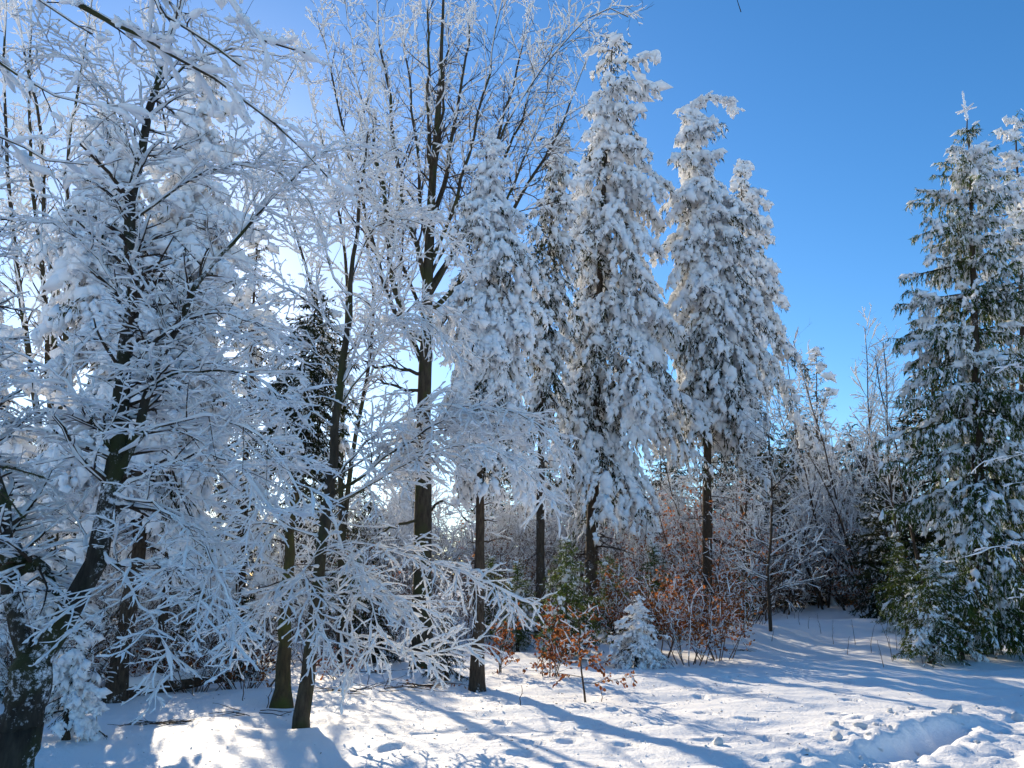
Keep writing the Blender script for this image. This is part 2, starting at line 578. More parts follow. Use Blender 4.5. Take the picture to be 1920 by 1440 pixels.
# ------------------------------------------------------------------ conifers
def conifer(name, label, px, py, Y, trunk_px, r0, prof, cb_py, seed, cat='spruce', nb=90, frost=.75, lump=.07, twig=(7, .42), needles=9,
            droop=-.10, top_up=.5, low_up=-.15, asym=0.0, needle_mat=None, nl=.13, group=None, base_xy=None, split=False, hang=0.0,
            bark_mat=None, flat=.8, el=1.7, whorl=0, leader=0.0, dead=0, tw2=0, gap=0.0, stretch=0.0, vary=(.72, 1.12), low_frost=1.0, pad=1.15, tk=1.0, tier=.25):
    """trunk_px: [(px,py)...] from base to top at distance Y; prof: [(py, radius in photo pixels)...] of the crown"""
    rng = np.random.default_rng(seed)
    base = W(px, py, Y)
    zb = h1(base[0], Y)
    root = thing(name, label, cat, (base[0], Y, zb), group)
    b0 = np.array([base[0], Y, zb])
    pts = [np.array([0, 0, -.15])] + [W(a, b, Y) - b0 for a, b in trunk_px]
    depth_tilt = rng.normal(0, .15)
    for k, p in enumerate(pts[1:]):
        p[1] += depth_tilt * k / len(pts)
    tr = resample(pts, 26, rng, .012)
    H = tr[-1, 2]
    tz = tr[:, 2]
    tr_r = r0 * (1 - .93 * np.clip(tz / H, 0, 1) ** .9) * (1 + .6 * np.exp(-np.maximum(tz, 0) / .22))
    tr_r *= 1 + .05 * rng.normal(size=len(tr_r))
    build('trunk', [tubes(tr[None], tr_r[None], 10)], [bark_mat or M_SPRUCE], root)
    # dry snags on the bare stem
    zprof = np.array([W(960, a, Y)[2] - zb for a, _ in prof])
    rprof = np.array([b * Y / F for _, b in prof])
    o = np.argsort(zprof)
    zprof, rprof = zprof[o], rprof[o]
    zc = W(960, cb_py, Y)[2] - zb
    if dead:
        zz = rng.uniform(zc * .35, zc, dead)
        pp = np.stack([np.interp(zz, tz, tr[:, c]) for c in range(3)], -1)
        az = rng.uniform(0, 2 * np.pi, dead)
        d = np.stack([np.cos(az), np.sin(az), rng.uniform(-.5, .3, dead)], -1)
        ln = rng.uniform(.3, 1.1, dead) * max(rprof.max() * .6, .3)
        Q = pp[:, None] + d[:, None] * (np.linspace(0, 1, 5)[None, :, None] * ln[:, None, None]) + rng.normal(0, .02, (dead, 5, 3))
        Q[:, :, 2] -= (np.linspace(0, 1, 5) ** 2)[None] * ln[:, None] * .25
        Rq = np.linspace(.017, .005, 5)[None].repeat(dead, 0) * (r0 / .12) * rng.uniform(.6, 1.3, (dead, 1))
        Q2, R2 = grow(rng, Q, Rq, dens=6, L=.35, ang=45, K=4, up=-.1, flat=.3)
        build('dead_twigs', [tubes(Q, Rq, 4), tubes(Q2, R2, 3)], [M_TWIG], root, kind='stuff')
    # branches
    if whorl:
        nw = nb // whorl
        u = np.sort(rng.random(nw) * .4 / nw + np.arange(nw) / nw)
        u = np.repeat(u, whorl) + rng.normal(0, tier / nw, nw * whorl)
        az = np.tile(np.arange(whorl) / whorl * 2 * np.pi, nw) + np.repeat(rng.uniform(0, 6.28, nw), whorl) + rng.normal(0, .2, nw * whorl)
    else:
        u = (np.arange(nb) + rng.random(nb)) / nb
        az = np.arange(nb) * 2.4 + rng.normal(0, .5, nb)
    u = np.clip(u, 0, .995)
    nb = len(u)
    zz = zc + (H - zc) * u ** .92
    R = np.interp(zz, zprof, rprof)
    R = R * rng.uniform(*vary, nb) * (1 + asym * np.cos(az))
    if gap:
        R = R * np.where(rng.random(nb) < gap, .45, 1.0)
    pp = np.stack([np.interp(zz, tz, tr[:, c]) for c in range(3)], -1)
    upv = low_up + (top_up - low_up) * u ** 1.6 + rng.normal(0, .09, nb)
    d = nrm(np.stack([np.cos(az), np.sin(az), upv], -1))
    K = 8
    B = np.empty((nb, K, 3))
    B[:, 0] = pp
    ln = R * (1.05 + .55 * np.abs(upv) + stretch)
    for s in range(1, K):
        d[:, 2] += droop * (1.15 - u) * (1.0 if s < 6 else -.6)
        d = nrm(d + rng.normal(0, .05, (nb, 3)))
        B[:, s] = B[:, s - 1] + d * (ln / (K - 1))[:, None]
    Br = np.maximum(np.minimum(np.interp(zz, tz, tr_r) * .45, .03)[:, None] * np.linspace(1, .25, K)[None], .004)
    T, Tr = grow(rng, B, Br, dens=twig[0], t0=.05, t1=1.0, L=twig[1], lj=.3, ang=52, aj=10, K=5, up=-.13 - hang, wander=.07, flat=flat, rr=.5, tip=.4, minr=.003)
    bi_T = nearest_parent(B, T)
    if tw2:
        T2, T2r = grow(rng, T, Tr, dens=tw2, t0=.2, L=.4, ang=45, K=4, up=-.12 - hang, flat=flat * .7, rr=.6)
        bi_2 = nearest_parent(B, T2)
    nm = needle_mat or M_NEEDLE

    ps = .055 / max(lump, .03) * 1.15

    def crust(Pl, dens, rad, bi_of, elong=el, keep=frost):
        C, D, t, i = along(rng, Pl, dens=dens)
        # rime lies in patches: some stretches of the crown are bare
        g = .65 * vnoise(C[:, 0] * 1.3 * ps + C[:, 2] * .5 * ps + seed, C[:, 2] * .9 * ps + C[:, 1] * 1.3 * ps, seed) + .6 * vnoise(C[:, 0] * 4 * ps + C[:, 1] * 2, C[:, 2] * 2.6 * ps + C[:, 1] * 3, seed + 1) + .5
        kz = keep * (low_frost + (1 - low_frost) * np.clip(C[:, 2] / H, 0, 1))
        ok = (g < .05 + kz * .72) & (rng.random(len(C)) < .6 + keep * .4)
        C, D, t, i = C[ok], D[ok], t[ok], i[ok]
        D = D + np.array([0, 0, -.25]) + rng.normal(0, .25, D.shape)
        r = rad * np.minimum(rng.lognormal(0, .36, len(C)), 1.7)
        C = C + rng.normal(0, rad * .35, C.shape) + np.array([0, 0, rad * .25])
        return C, D, r, elong * rng.uniform(.75, 1.4, len(C)), bi_of[i]

    sets = [crust(B, 1.25 / lump / pad, lump * pad, np.arange(nb)), crust(T, .95 / lump, lump, bi_T, keep=frost * tk)]
    if tw2:
        sets.append(crust(T2, .8 / lump, lump * .8, bi_2))
    C, D, r, e, bi = [np.concatenate(a) for a in zip(*sets)]
    # needle tufts, green below, rimed white elsewhere
    src = T if not tw2 else np.concatenate([T[:, [0, 1, 3, 4]], T2])
    bsrc = bi_T if not tw2 else np.concatenate([bi_T, bi_2])
    nC, nD, nt_, ni = along(rng, src, dens=needles / .5)
    nC2, nD2, nt2, ni2 = along(rng, B, dens=needles / .5)
    nC, nD, nbi = np.concatenate([nC, nC2]), np.concatenate([nD, nD2]), np.concatenate([bsrc[ni], ni2])
    nD = nD * .9 + rng.normal(0, .6, nD.shape) + np.array([0, 0, -.35 - hang * 2])
    white = rng.random(len(nC)) < frost * .5 * (low_frost + (1 - low_frost) * np.clip(nC[:, 2] / H, 0, 1))
    nC = nC + np.where(white[:, None], np.array([0, 0, lump * .2]), nrm(rng.normal(size=nC.shape) + np.array([0, 0, -.35])) * lump * rng.uniform(.3, 1.25, (len(nC), 1)))
    nln = nl * rng.uniform(.6, 1.5, len(nC))
    nwd = nl * .12 * rng.uniform(.7, 1.3, len(nC))
    lead = []
    if leader:
        zl = np.linspace(0, leader, 24)
        lc = tr[-1][None] + np.stack([rng.normal(0, .01, 24), rng.normal(0, .01, 24), zl], -1)
        lead = [tubes(lc[None], np.linspace(.042, .022, 24)[None] * (1 + .25 * rng.normal(size=(1, 24))).clip(.6, 1.5), 6, 1)]
        for zf in (.34,):
            a = np.arange(6) / 6 * 6.28 + rng.normal(0, .25, 6)
            st = tr[-1] + np.array([0, 0, leader * zf])
            dd = np.stack([np.cos(a), np.sin(a), rng.uniform(-.05, .25, 6)], -1) * rng.uniform(.6, 1.15, (6, 1))
            Q = st + dd[:, None] * (np.linspace(0, leader * .34, 6)[None, :, None])
            lead.append(tubes(Q, np.linspace(.034, .018, 6)[None].repeat(6, 0), 5, 1))
    if split:
        build('leading_shoot', lead, [nm, M_FROST], root)
        for b in range(nb):
            m, n_, tm = bi == b, nbi == b, bi_T == b
            br = build('branch', [tubes(B[b:b + 1], Br[b:b + 1], 4, 0), tubes(T[tm][:, ::2], Tr[tm][:, ::2], 3, 0),
                                  spikes(rng, nC[n_ & ~white], nD[n_ & ~white], nln[n_ & ~white], nwd[n_ & ~white], 1)], [M_TWIG, nm], root)
            build('frost', [lumps(rng, C[m], D[m], r[m], e[m]), spikes(rng, nC[n_ & white], nD[n_ & white], nln[n_ & white], nwd[n_ & white] * 1.5)],
                  [M_FROST], br, kind='stuff')
        return root
    cr = build('crown', [tubes(B, Br, 4, 0), tubes(T[:, ::2], Tr[:, ::2], 3, 0), spikes(rng, nC[~white], nD[~white], nln[~white], nwd[~white], 1)] +
               ([tubes(T2, T2r, 3, 0)] if tw2 else []), [M_TWIG, nm], root, kind='stuff')
    build('frost', [lumps(rng, C, D, r, e), spikes(rng, nC[white], nD[white], nln[white], nwd[white] * 1.5)] + [(a, b, 0) for a, b, _ in lead],
          [M_FROST], cr, kind='stuff')
    return root


def nearest_parent(B, T):
    """index of the branch each shoot starts on (the shoots come out in order, branch by branch)"""
    s = T[:, 0]
    out = np.empty(len(T), int)
    mid = B.reshape(-1, 3)
    n = B.shape[1]
    for k in range(0, len(s), 2000):
        d = ((s[k:k + 2000, None] - mid[None]) ** 2).sum(-1)
        out[k:k + 2000] = d.argmin(1) // n
    return out


# ------------------------------------------------------------------ broadleaved trees
def broadleaf(name, label, base_px, Y, trunk, limbs, seed, cat='beech', levels=(), rime_th=.010, bark_mat=None, group=None, S=(10, 7), leaves=None,
              limb_rime=.012, wind=(0, -.75, .45), twig_mat=None, jit=.02):
    """trunk: (px points, r0, r1); limbs: list of (points (px,py[,Y]), r0, r1). levels: keyword sets for grow(), with 'rimed' share, 'S' sides, 'th' rime"""
    rng = np.random.default_rng(seed)
    b = W(base_px[0], base_px[1], Y)
    zb = h1(b[0], Y)
    b0 = np.array([b[0], Y, zb])
    root = thing(name, label, cat, b0, group)

    def pt(p, y=Y):
        return W(p[0], p[1], p[2] if len(p) > 2 else y) - b0
    tp = [np.array([0, 0, -.2])] + [pt(p) for p in trunk[0]]
    tr = resample(tp, 22, rng, .012)
    rad = np.linspace(trunk[1], trunk[2], 22) * (1 + .3 * np.exp(-np.maximum(tr[:, 2], 0) / .18)) * (1 + .04 * rng.normal(size=22))
    bm = bark_mat or M_BARK
    trunk_o = build('trunk', [tubes(tr[None], rad[None], S[0])], [bm], root)
    K = 16
    LP, LR = [], []
    for pts, ra, rb in limbs:
        P = resample([pt(p) for p in pts], K, rng, min(jit, ra * .6))
        Rr = np.linspace(ra, rb, K)
        LP.append(P); LR.append(Rr)
        build('limb', [tubes(P[None], Rr[None], S[1])], [bm], root)
    LP, LR = np.array(LP), np.array(LR)
    tw, fr = [], []
    if limb_rime:
        thin = sstep(.030, .020, LR)
        fr.append(rime(rng, LP, LR * .55 * thin, limb_rime * thin * (.35 + .9 * rng.random(LR.shape)), 5, wind=wind, off=1.0))
    P, R = LP, LR
    lv = []
    for k, kw in enumerate(levels):
        kw = dict(kw)
        share, s, th, src = kw.pop('rimed', .8), kw.pop('S', 3), kw.pop('th', rime_th), kw.pop('src', None)
        PP, RR = (P, R) if src is None else (LP, LR) if src == 0 else lv[src - 1]
        Pn, Rn = grow(rng, PP, RR, **kw)
        lv.append((Pn, Rn))
        g = vnoise(Pn[:, 0, 0] * 1.4 + Pn[:, 0, 1], Pn[:, 0, 2] * 1.4 + seed, seed) + .5 + .25 * rng.normal(size=len(Pn))
        cut = np.quantile(g, share) if share < 1 else 9e9
        m = g <= cut
        fr.append(rime(rng, Pn[m], Rn[m], th, s, wind=wind))
        tw.append(tubes(Pn if k == 0 else Pn[~m] if k > 1 else Pn, Rn if k < 2 else Rn[~m], 3 if k else 4))
        P, R = Pn, Rn
    t = build('twigs', tw, [twig_mat or M_TWIG], root, kind='stuff')
    if fr:
        build('frost', fr, [M_RIME], t, kind='stuff')
    if leaves:
        build('leaves', [leaf_faces(rng, lv[leaves['level']][0], leaves)], [leaves.get('mat', M_LEAF)], root, kind='stuff')
    return root


def leaf_faces(rng, P, kw):
    C, D, t, i = along(rng, P, dens=kw['dens'])
    if 'zmax' in kw:
        m = C[:, 2] < kw['zmax'] * rng.uniform(.5, 1.1, len(C))
        C, D = C[m], D[m]
    M = len(C)
    D = nrm(D + rng.normal(0, .6, D.shape) + np.array([0, 0, -.5]))
    s = nrm(np.cross(D, rng.normal(size=(M, 3))) + 1e-6)
    n = np.cross(s, D)
    ln = kw['size'] * rng.uniform(.6, 1.25, M)[:, None]
    w = ln * .3
    c = n * ln * rng.uniform(.05, .3, (M, 1))
    V = np.stack([C, C + D * ln * .3 + s * w + c, C + D * ln * .75 + s * w * .8 + c * .8, C + D * ln, C + D * ln * .75 - s * w * .8 + c, C + D * ln * .3 - s * w + c], 1)
    k = np.arange(M)[:, None] * 6
    Fa = np.concatenate([k + np.array([[0, 1, 2, 3]]), k + np.array([[0, 3, 4, 5]])])
    return V.reshape(-1, 3), Fa, 0


#OBJECTS
# ------------------------------------------------------------------ the heavily rimed spruces
conifer('spruce', 'slim spruce hung with thick white rime, in front of the two tall ones', 895, 1272, 12.9,
        [(897, 1100), (902, 900), (908, 700), (915, 480), (922, 250)], .105,
        [(250, 14), (300, 45), (380, 85), (480, 105), (560, 95), (650, 108), (740, 105), (800, 90), (850, 70), (950, 45), (1010, 25)], 830, 11, nb=92, gap=.15, frost=.80, lump=.037,
        twig=(13, .46), nl=.095, needles=17, droop=-.2, low_up=-.75, top_up=-.1, hang=.22, stretch=.12, asym=.12, dead=14, group='rimed spruces in the middle')
conifer('spruce', 'tallest rimed spruce, its white crown widest low on one side', 1107, 1181, 25,
        [(1110, 1000), (1116, 800), (1122, 600), (1132, 350), (1150, 62)], .22,
        [(60, 24), (90, 52), (150, 66), (300, 92), (400, 108), (500, 126), (600, 146), (700, 164), (800, 158), (880, 110), (940, 60)], 830, 12, nb=112, gap=.2, pad=1.7, frost=.78, lump=.062,
        twig=(6.5, .46), nl=.17, needles=15, droop=-.19, low_up=-.7, top_up=-.1, hang=.25, stretch=.12, asym=.32, dead=22, group='rimed spruces in the middle')
c3 = conifer('spruce', 'rimed spruce with a bent hook of frost at its tip', 1325, 1190, 25.5,
        [(1326, 1000), (1325, 800), (1318, 620), (1306, 400), (1299, 190)], .2,
        [(180, 26), (215, 46), (300, 74), (400, 100), (500, 116), (600, 128), (700, 118), (780, 84), (850, 55)], 760, 13, nb=100, gap=.2, pad=1.7, frost=.77, lump=.062,
        twig=(6.5, .46), nl=.17, needles=15, droop=-.19, low_up=-.7, top_up=-.1, hang=.25, stretch=.12, asym=.26, dead=22, group='rimed spruces in the middle')
conifer('spruce', 'rimed spruce half hidden behind the one with the bent tip', 1392, 1180, 31,
        [(1394, 1000), (1396, 800), (1394, 600), (1392, 400), (1388, 300)], .2,
        [(300, 14), (360, 34), (450, 52), (550, 72), (620, 92), (670, 100), (720, 60), (760, 40)], 660, 14, nb=90, gap=.12, frost=.80, lump=.088,
        twig=(5.5, .46), nl=.17, needles=15, droop=-.17, low_up=-.6, top_up=-.05, hang=.2, stretch=.1, asym=.25, dead=8, group='rimed spruces in the middle')
conifer('spruce', 'brown-green spruce with little rime, between the slim and the tallest one', 1013, 1180, 22.5,
        [(1013, 1000), (1016, 800), (1022, 600), (1034, 400), (1044, 232)], .15,
        [(230, 12), (290, 40), (400, 64), (500, 70), (600, 74), (700, 62), (800, 54), (850, 44)], 770, 15, nb=110, frost=.50, lump=.055,
        twig=(8, .42), nl=.15, needles=14, droop=-.16, low_up=-.6, top_up=.1, hang=.25, dead=24, group='rimed spruces in the middle')
# the bent, frost-hung tip of the third spruce
rng = np.random.default_rng(131)
b0 = np.array(c3.location)
P = resample([W(1299, 200, 25.5) - b0, W(1312, 186, 25.5) - b0, W(1345, 184, 25.4) - b0, W(1372, 196, 25.3) - b0, W(1380, 206, 25.3) - b0], 9)[None]
Rt = np.linspace(.03, .012, 9)[None]
T, Tr = grow(rng, P, Rt, dens=26, t0=.1, L=.34, absl=True, ang=60, K=5, up=-.22, wander=.1, flat=.4, rr=.5, minr=.006, taper=False)
bt = build('bent_tip', [tubes(P, Rt, 5), tubes(T, Tr, 3)], [M_TWIG], c3)
C, D, t_, i_ = along(rng, np.concatenate([T]), dens=16)
C2, D2, t2_, i2_ = along(rng, P, dens=22)
C, D = np.concatenate([C, C2]), np.concatenate([D, D2])
build('frost', [lumps(rng, C, D, .05 * rng.lognormal(0, .3, len(C)), rng.uniform(1.1, 2.0, len(C)))], [M_FROST], bt, kind='stuff')
# the massive rimed spruces behind the forked tree
conifer('spruce', 'broad blue-white spruce behind the forked tree, its brown stem leaning', 216, 1312, 11.5,
        [(232, 1200), (250, 1080), (262, 950), (240, 700), (218, 450), (200, 200)], .125,
        [(195, 20), (240, 48), (330, 92), (430, 125), (560, 150), (680, 165), (800, 165), (900, 130), (1000, 90)], 920, 21, nb=125, gap=.1, pad=1.5, frost=.80, lump=.048,
        twig=(10, .45), nl=.10, needles=12, droop=-.18, low_up=-.65, top_up=-.05, hang=.2, stretch=.1, dead=16, group='rimed spruces beyond the forked tree')
conifer('spruce', 'tall rimed spruce on a thin bare stem beside the broad one', 292, 1296, 12.8,
        [(300, 1200), (318, 1050), (340, 850), (362, 600), (378, 350), (388, 112)], .085,
        [(105, 16), (170, 48), (300, 78), (420, 96), (560, 108), (700, 112), (820, 105), (900, 80), (1000, 50)], 920, 22, nb=112, gap=.1, pad=1.5, frost=.82, lump=.052,
        twig=(9, .45), nl=.105, needles=12, droop=-.18, low_up=-.65, top_up=-.05, hang=.2, stretch=.1, dead=16, group='rimed spruces beyond the forked tree')
conifer('spruce', 'dark green spruce with a short crown on a mossy yellow-lit stem', 530, 1306, 10.9,
        [(533, 1200), (545, 1000), (565, 800), (585, 660), (598, 545)], .105,
        [(545, 14), (600, 66), (680, 98), (760, 112), (830, 95), (900, 60)], 860, 23, nb=95, frost=.30, lump=.036,
        twig=(12, .42), nl=.09, needles=24, droop=-.13, low_up=-.4, top_up=.1, bark_mat=M_MOSSY, dead=22, group='rimed spruces beyond the forked tree')
conifer('spruce', 'rimed spruce filling the gap between tall spruce and dark short one', 452, 1262, 16,
        [(452, 1100), (458, 900), (468, 700), (478, 480), (484, 420)], .12,
        [(410, 14), (480, 34), (600, 60), (720, 75), (840, 80), (950, 70), (1050, 50)], 1050, 24, nb=90, frost=.42, lump=.06,
        twig=(7, .42), nl=.11, needles=20, droop=-.13, low_up=-.45, top_up=.1, dead=10, group='rimed spruces beyond the forked tree')
conifer('spruce', 'rimed spruce cut by the picture edge beside the forked tree', -40, 1300, 13,
        [(-38, 1100), (-30, 900), (-25, 700), (-20, 540)], .14,
        [(540, 10), (600, 50), (700, 85), (800, 110), (900, 120), (1000, 120), (1120, 120)], 1150, 25, nb=80, frost=.78, lump=.06,
        twig=(8, .42), nl=.10, needles=12, droop=-.13, low_up=-.45, top_up=.1, dead=6, group='rimed spruces beyond the forked tree')

# ------------------------------------------------------------------ the spruces at the edge of the glade
conifer('spruce', 'green spruce branched to the ground with a rimed spike tip', 1838, 1216, 19,
        [(1836, 1000), (1830, 700), (1820, 400), (1812, 225)], .2,
        [(225, 10), (262, 24), (300, 48), (345, 80), (420, 108), (520, 128), (620, 146), (720, 156), (820, 164), (920, 152), (1000, 160), (1100, 156), (1200, 138)], 1200, 31,
        nb=180, whorl=9, tier=.14, pad=1.7, tk=.80, frost=.66, lump=.031, twig=(15, .34), nl=.12, needles=24, vary=(.6, 1.18), droop=-.05, low_up=-.22, top_up=.42, hang=.32, flat=.5,
        needle_mat=M_NEEDLE_GREEN, low_frost=.45, split=True, leader=.9, el=2.3, gap=.14, group='spruces at the edge of the glade')
conifer('spruce', 'rimed spruce behind the green one with the spike tip', 1925, 1195, 24,
        [(1922, 900), (1915, 500), (1906, 215)], .2,
        [(205, 10), (240, 30), (300, 55), (420, 80), (600, 110), (800, 140), (1000, 160), (1150, 160)], 1150, 32,
        nb=95, frost=.62, lump=.060, twig=(7, .36), nl=.13, needles=11, droop=-.06, low_up=-.25, top_up=.4, hang=.15, flat=.6,
        needle_mat=M_NEEDLE_GREEN, el=2.0, group='spruces at the edge of the glade')
conifer('spruce', 'low green spruce standing in front of the one with the spike tip', 1742, 1218, 17.6,
        [(1744, 1150), (1748, 1090), (1752, 1020)], .05,
        [(1020, 8), (1060, 26), (1110, 46), (1160, 58), (1215, 56)], 1212, 33, nb=110, frost=.30, lump=.020, twig=(16, .42), nl=.075, needles=26, droop=-.05,
        low_up=-.28, top_up=.5, hang=.05, needle_mat=M_NEEDLE_GREEN, group='spruces at the edge of the glade')
olive = conifer('spruce', 'olive spruce with brown dead twigs beyond the low green one', 1660, 1150, 30,
        [(1660, 1100), (1662, 1000), (1664, 870)], .1,
        [(870, 8), (930, 36), (1000, 58), (1080, 74), (1145, 78)], 1145, 34, nb=80, frost=.16, lump=.05, twig=(7, .4), nl=.16, needles=16, droop=-.06, low_up=-.1,
        top_up=.4, group='spruces at the edge of the glade')
c9 = conifer('spruce', 'distant blue-white spruce above the end of the glade', 1530, 1140, 42,
        [(1530, 1000), (1531, 850), (1530, 655)], .16,
        [(650, 8), (690, 20), (740, 30), (800, 38), (900, 50), (1000, 62), (1100, 66)], 1110, 35, nb=95, frost=.52, lump=.11, twig=(4.5, .4), nl=.2, needles=7, droop=-.08,
        low_up=-.3, top_up=.4, group='far spruces beyond the glade')
conifer('spruce', 'dark almost rimeless young spruce where the glade ends', 1552, 1140, 42,
        [(1553, 1100), (1554, 1020)], .08,
        [(1020, 6), (1050, 28), (1090, 45), (1135, 52)], 1135, 36, nb=60, frost=.05, lump=.05, twig=(6, .42), nl=.18, needles=16, droop=-.05, low_up=-.1, top_up=.4,
        group='far spruces beyond the glade')
conifer('spruce', 'small distant rimed spruce seen past the big beech stem', 762, 1150, 36,
        [(762, 1000), (763, 880), (765, 770)], .12,
        [(768, 6), (800, 14), (850, 26), (920, 40), (1000, 50), (1100, 55)], 1120, 37, nb=80, frost=.72, lump=.11, twig=(5, .4), nl=.18, needles=7, droop=-.08, low_up=-.3, top_up=.4,
        group='far spruces beyond the glade')
far = [(1605, 1140, 47, .2, .70, 'distant spruce beside the blue-white one, behind bare saplings'), (1470, 1140, 48, 2.2, .80, 'distant spruce behind the thin sapling with brown leaves'),
       (1690, 1140, 40, 4.0, .62, 'distant spruce hidden behind bare saplings near the green spruces'), (1245, 1150, 38, 1.2, .70, 'distant spruce seen low between the two tallest rimed ones'),
       (1060, 1150, 40, 3.1, .66, 'distant spruce behind the brown-green one'), (905, 1160, 44, 5.1, .5, 'distant spruce behind the slim rimed one'),
       (330, 1170, 34, 0.6, .5, 'spruce deep in the wood behind the fallen log'), (150, 1180, 28, 1.9, .75, 'spruce deep in the wood behind the forked tree')]
for px, py, Y, rz, sc, lab in far:
    x = X(px, Y)
    dup(c9, lab, (x, Y, h1(x, Y) - .05), rz, sc, 'far spruces beyond the glade')

dark = [(1512, 46, 1.0, 1.9, 'tall dark spruce below the far blue-white one'), (1572, 48, 2.2, 2.0, 'tall dark spruce beside the far blue-white one'), (1668, 44, 3.4, 1.7, 'tall dark spruce over the olive one'), (905, 42, .3, 1.35, 'dark spruce in the wood behind the slim rimed one'), (985, 46, 1.5, 1.69, 'dark spruce in the wood behind the brown-green one'), (1085, 44, 2.6, 1.55, 'dark spruce in the wood behind the tallest stem'),
        (1165, 48, 3.8, 1.82, 'dark spruce in the wood past the tallest stem'), (1265, 45, 5.0, 1.62, 'dark spruce in the wood above the red-brown shrubs'), (1365, 43, .9, 1.55, 'dark spruce in the wood past the bent-tipped spruce'),
        (1440, 41, 2.0, 2.09, 'dark spruce in the wood behind the thin straight sapling'), (1490, 45, 4.4, 1.55, 'dark spruce closing the glade'), (1590, 46, 3.0, 1.78, 'dark spruce beside the almost rimeless young one'),
        (1630, 46, 5.6, 1.5, 'taller dark spruce behind the olive one'), (1715, 36, 1.2, 1.2, 'dark spruce between the olive one and the green ones'), (690, 33, 2.4, 0.96, 'dark spruce in the wood beyond the arching sprays'),
        (610, 29, 4.1, 1.08, 'dark spruce in the wood beyond the slender beech'), (545, 25, 5.2, 0.98, 'dark spruce in the wood behind the mossy stem'), (390, 23, 1.8, 1.03, 'dark spruce in the wood behind the fallen log'),
        (270, 21, 3.3, 0.98, 'dark spruce in the wood between the leaning and the thin stem'), (150, 20, .2, 0.98, 'dark spruce in the wood seen through the fork'), (30, 19, 2.9, 0.98, 'dark spruce in the wood at the edge'),
        (1780, 30, .7, 1.76, 'dark spruce behind the low green one'), (750, 44, 5.9, 1.20, 'small dark spruce far beyond the big beech')]
for px, Y, rz, sc, lab in dark:
    x = X(px, Y)
    dup(olive, lab, (x, Y, h1(x, Y) - .05), rz, sc, 'dark spruces deep in the wood')

# ------------------------------------------------------------------ young spruces under the trees
y1 = conifer('young_spruce', 'knee-high snow-white young spruce beside the sapling with orange leaves', 1192, 1236, 16.5,
        [(1193, 1190), (1194, 1160), (1196, 1118)], .03,
        [(1118, 3), (1140, 14), (1160, 36), (1180, 48), (1210, 58), (1235, 60)], 1234, 41, nb=75, vary=(.6, 1.2), gap=.1, frost=.60, lump=.020, twig=(15, .42), nl=.06, needles=14, droop=-.07, low_up=-.35, top_up=.4,
        group='young spruces under the trees')
y2 = conifer('young_spruce', 'green young spruce behind the saplings with orange leaves', 1062, 1222, 17.5,
        [(1062, 1150), (1063, 1080), (1064, 1010)], .04,
        [(1005, 5), (1050, 28), (1110, 48), (1170, 58), (1215, 56)], 1215, 42, nb=80, frost=.16, lump=.024, twig=(14, .42), nl=.08, needles=22, droop=-.05, low_up=-.2, top_up=.45,
        needle_mat=M_NEEDLE_GREEN, group='young spruces under the trees')
y3 = conifer('young_spruce', 'bushy grey-green young spruce at the foot of the big beech', 838, 1266, 13.6,
        [(838, 1230), (839, 1190), (840, 1150)], .03,
        [(1148, 4), (1180, 24), (1220, 38), (1262, 44)], 1262, 43, nb=60, frost=.34, lump=.020, twig=(18, .42), nl=.06, needles=22, droop=-.06, low_up=-.2, top_up=.3,
        group='young spruces under the trees')
conifer('young_spruce', 'frost-furred young spruce by the foot of the forked tree', 128, 1352, 8.6,
        [(130, 1300), (132, 1240), (135, 1160)], .03,
        [(1155, 6), (1200, 30), (1260, 52), (1320, 66), (1350, 62)], 1345, 44, nb=70, frost=.80, lump=.020, twig=(20, .42), nl=.055, needles=10, droop=-.06, low_up=-.3, top_up=.2, hang=.1,
        group='young spruces under the trees')
yl = [(y2, 970, 1210, 20, .9, .85, 'green young spruce beside the stem of the slim spruce'), (y2, 1150, 1200, 21, 2.0, .9, 'green young spruce behind the tallest spruce stem'),
      (y2, 1235, 1190, 23, 3.3, 1.05, 'green young spruce among the red-leaved bushes'), (y3, 1085, 1215, 18.5, 1.0, 1.5, 'grey-green young spruce by the tallest spruce stem'),
      (y2, 920, 1195, 22.5, 4.0, .9, 'green young spruce seen past the slim stem'), (y3, 700, 1225, 17, 2.5, 1.6, 'grey-green young spruce in the thicket by the big beech'),
      (y2, 645, 1215, 19, 5.0, 1.0, 'green young spruce deep in the thicket'), (y3, 440, 1260, 14.5, 4.4, 1.5, 'grey-green young spruce behind the fallen log'),
      (y2, 1395, 1175, 26, 1.4, .8, 'dark young spruce beside the thin sapling stem'), (y2, 350, 1240, 16.5, 0.4, 1.0, 'green young spruce in the shade behind the log'),
      (y2, 1700, 1165, 25, 2.7, 1.2, 'green young spruce at the edge of the green spruces'), (y2, 1800, 1200, 17.9, 5.5, .8, 'green young spruce tucked under the spike-tipped one'),
      (y1, 60, 1290, 12, 1.0, 1.6, 'white young spruce behind the forked tree')]
for src, px, py, Y, rz, sc, lab in yl:
    x = X(px, Y, py)
    dup(src, lab, (x, Y, h1(x, Y) - .03), rz, sc, 'young spruces under the trees')

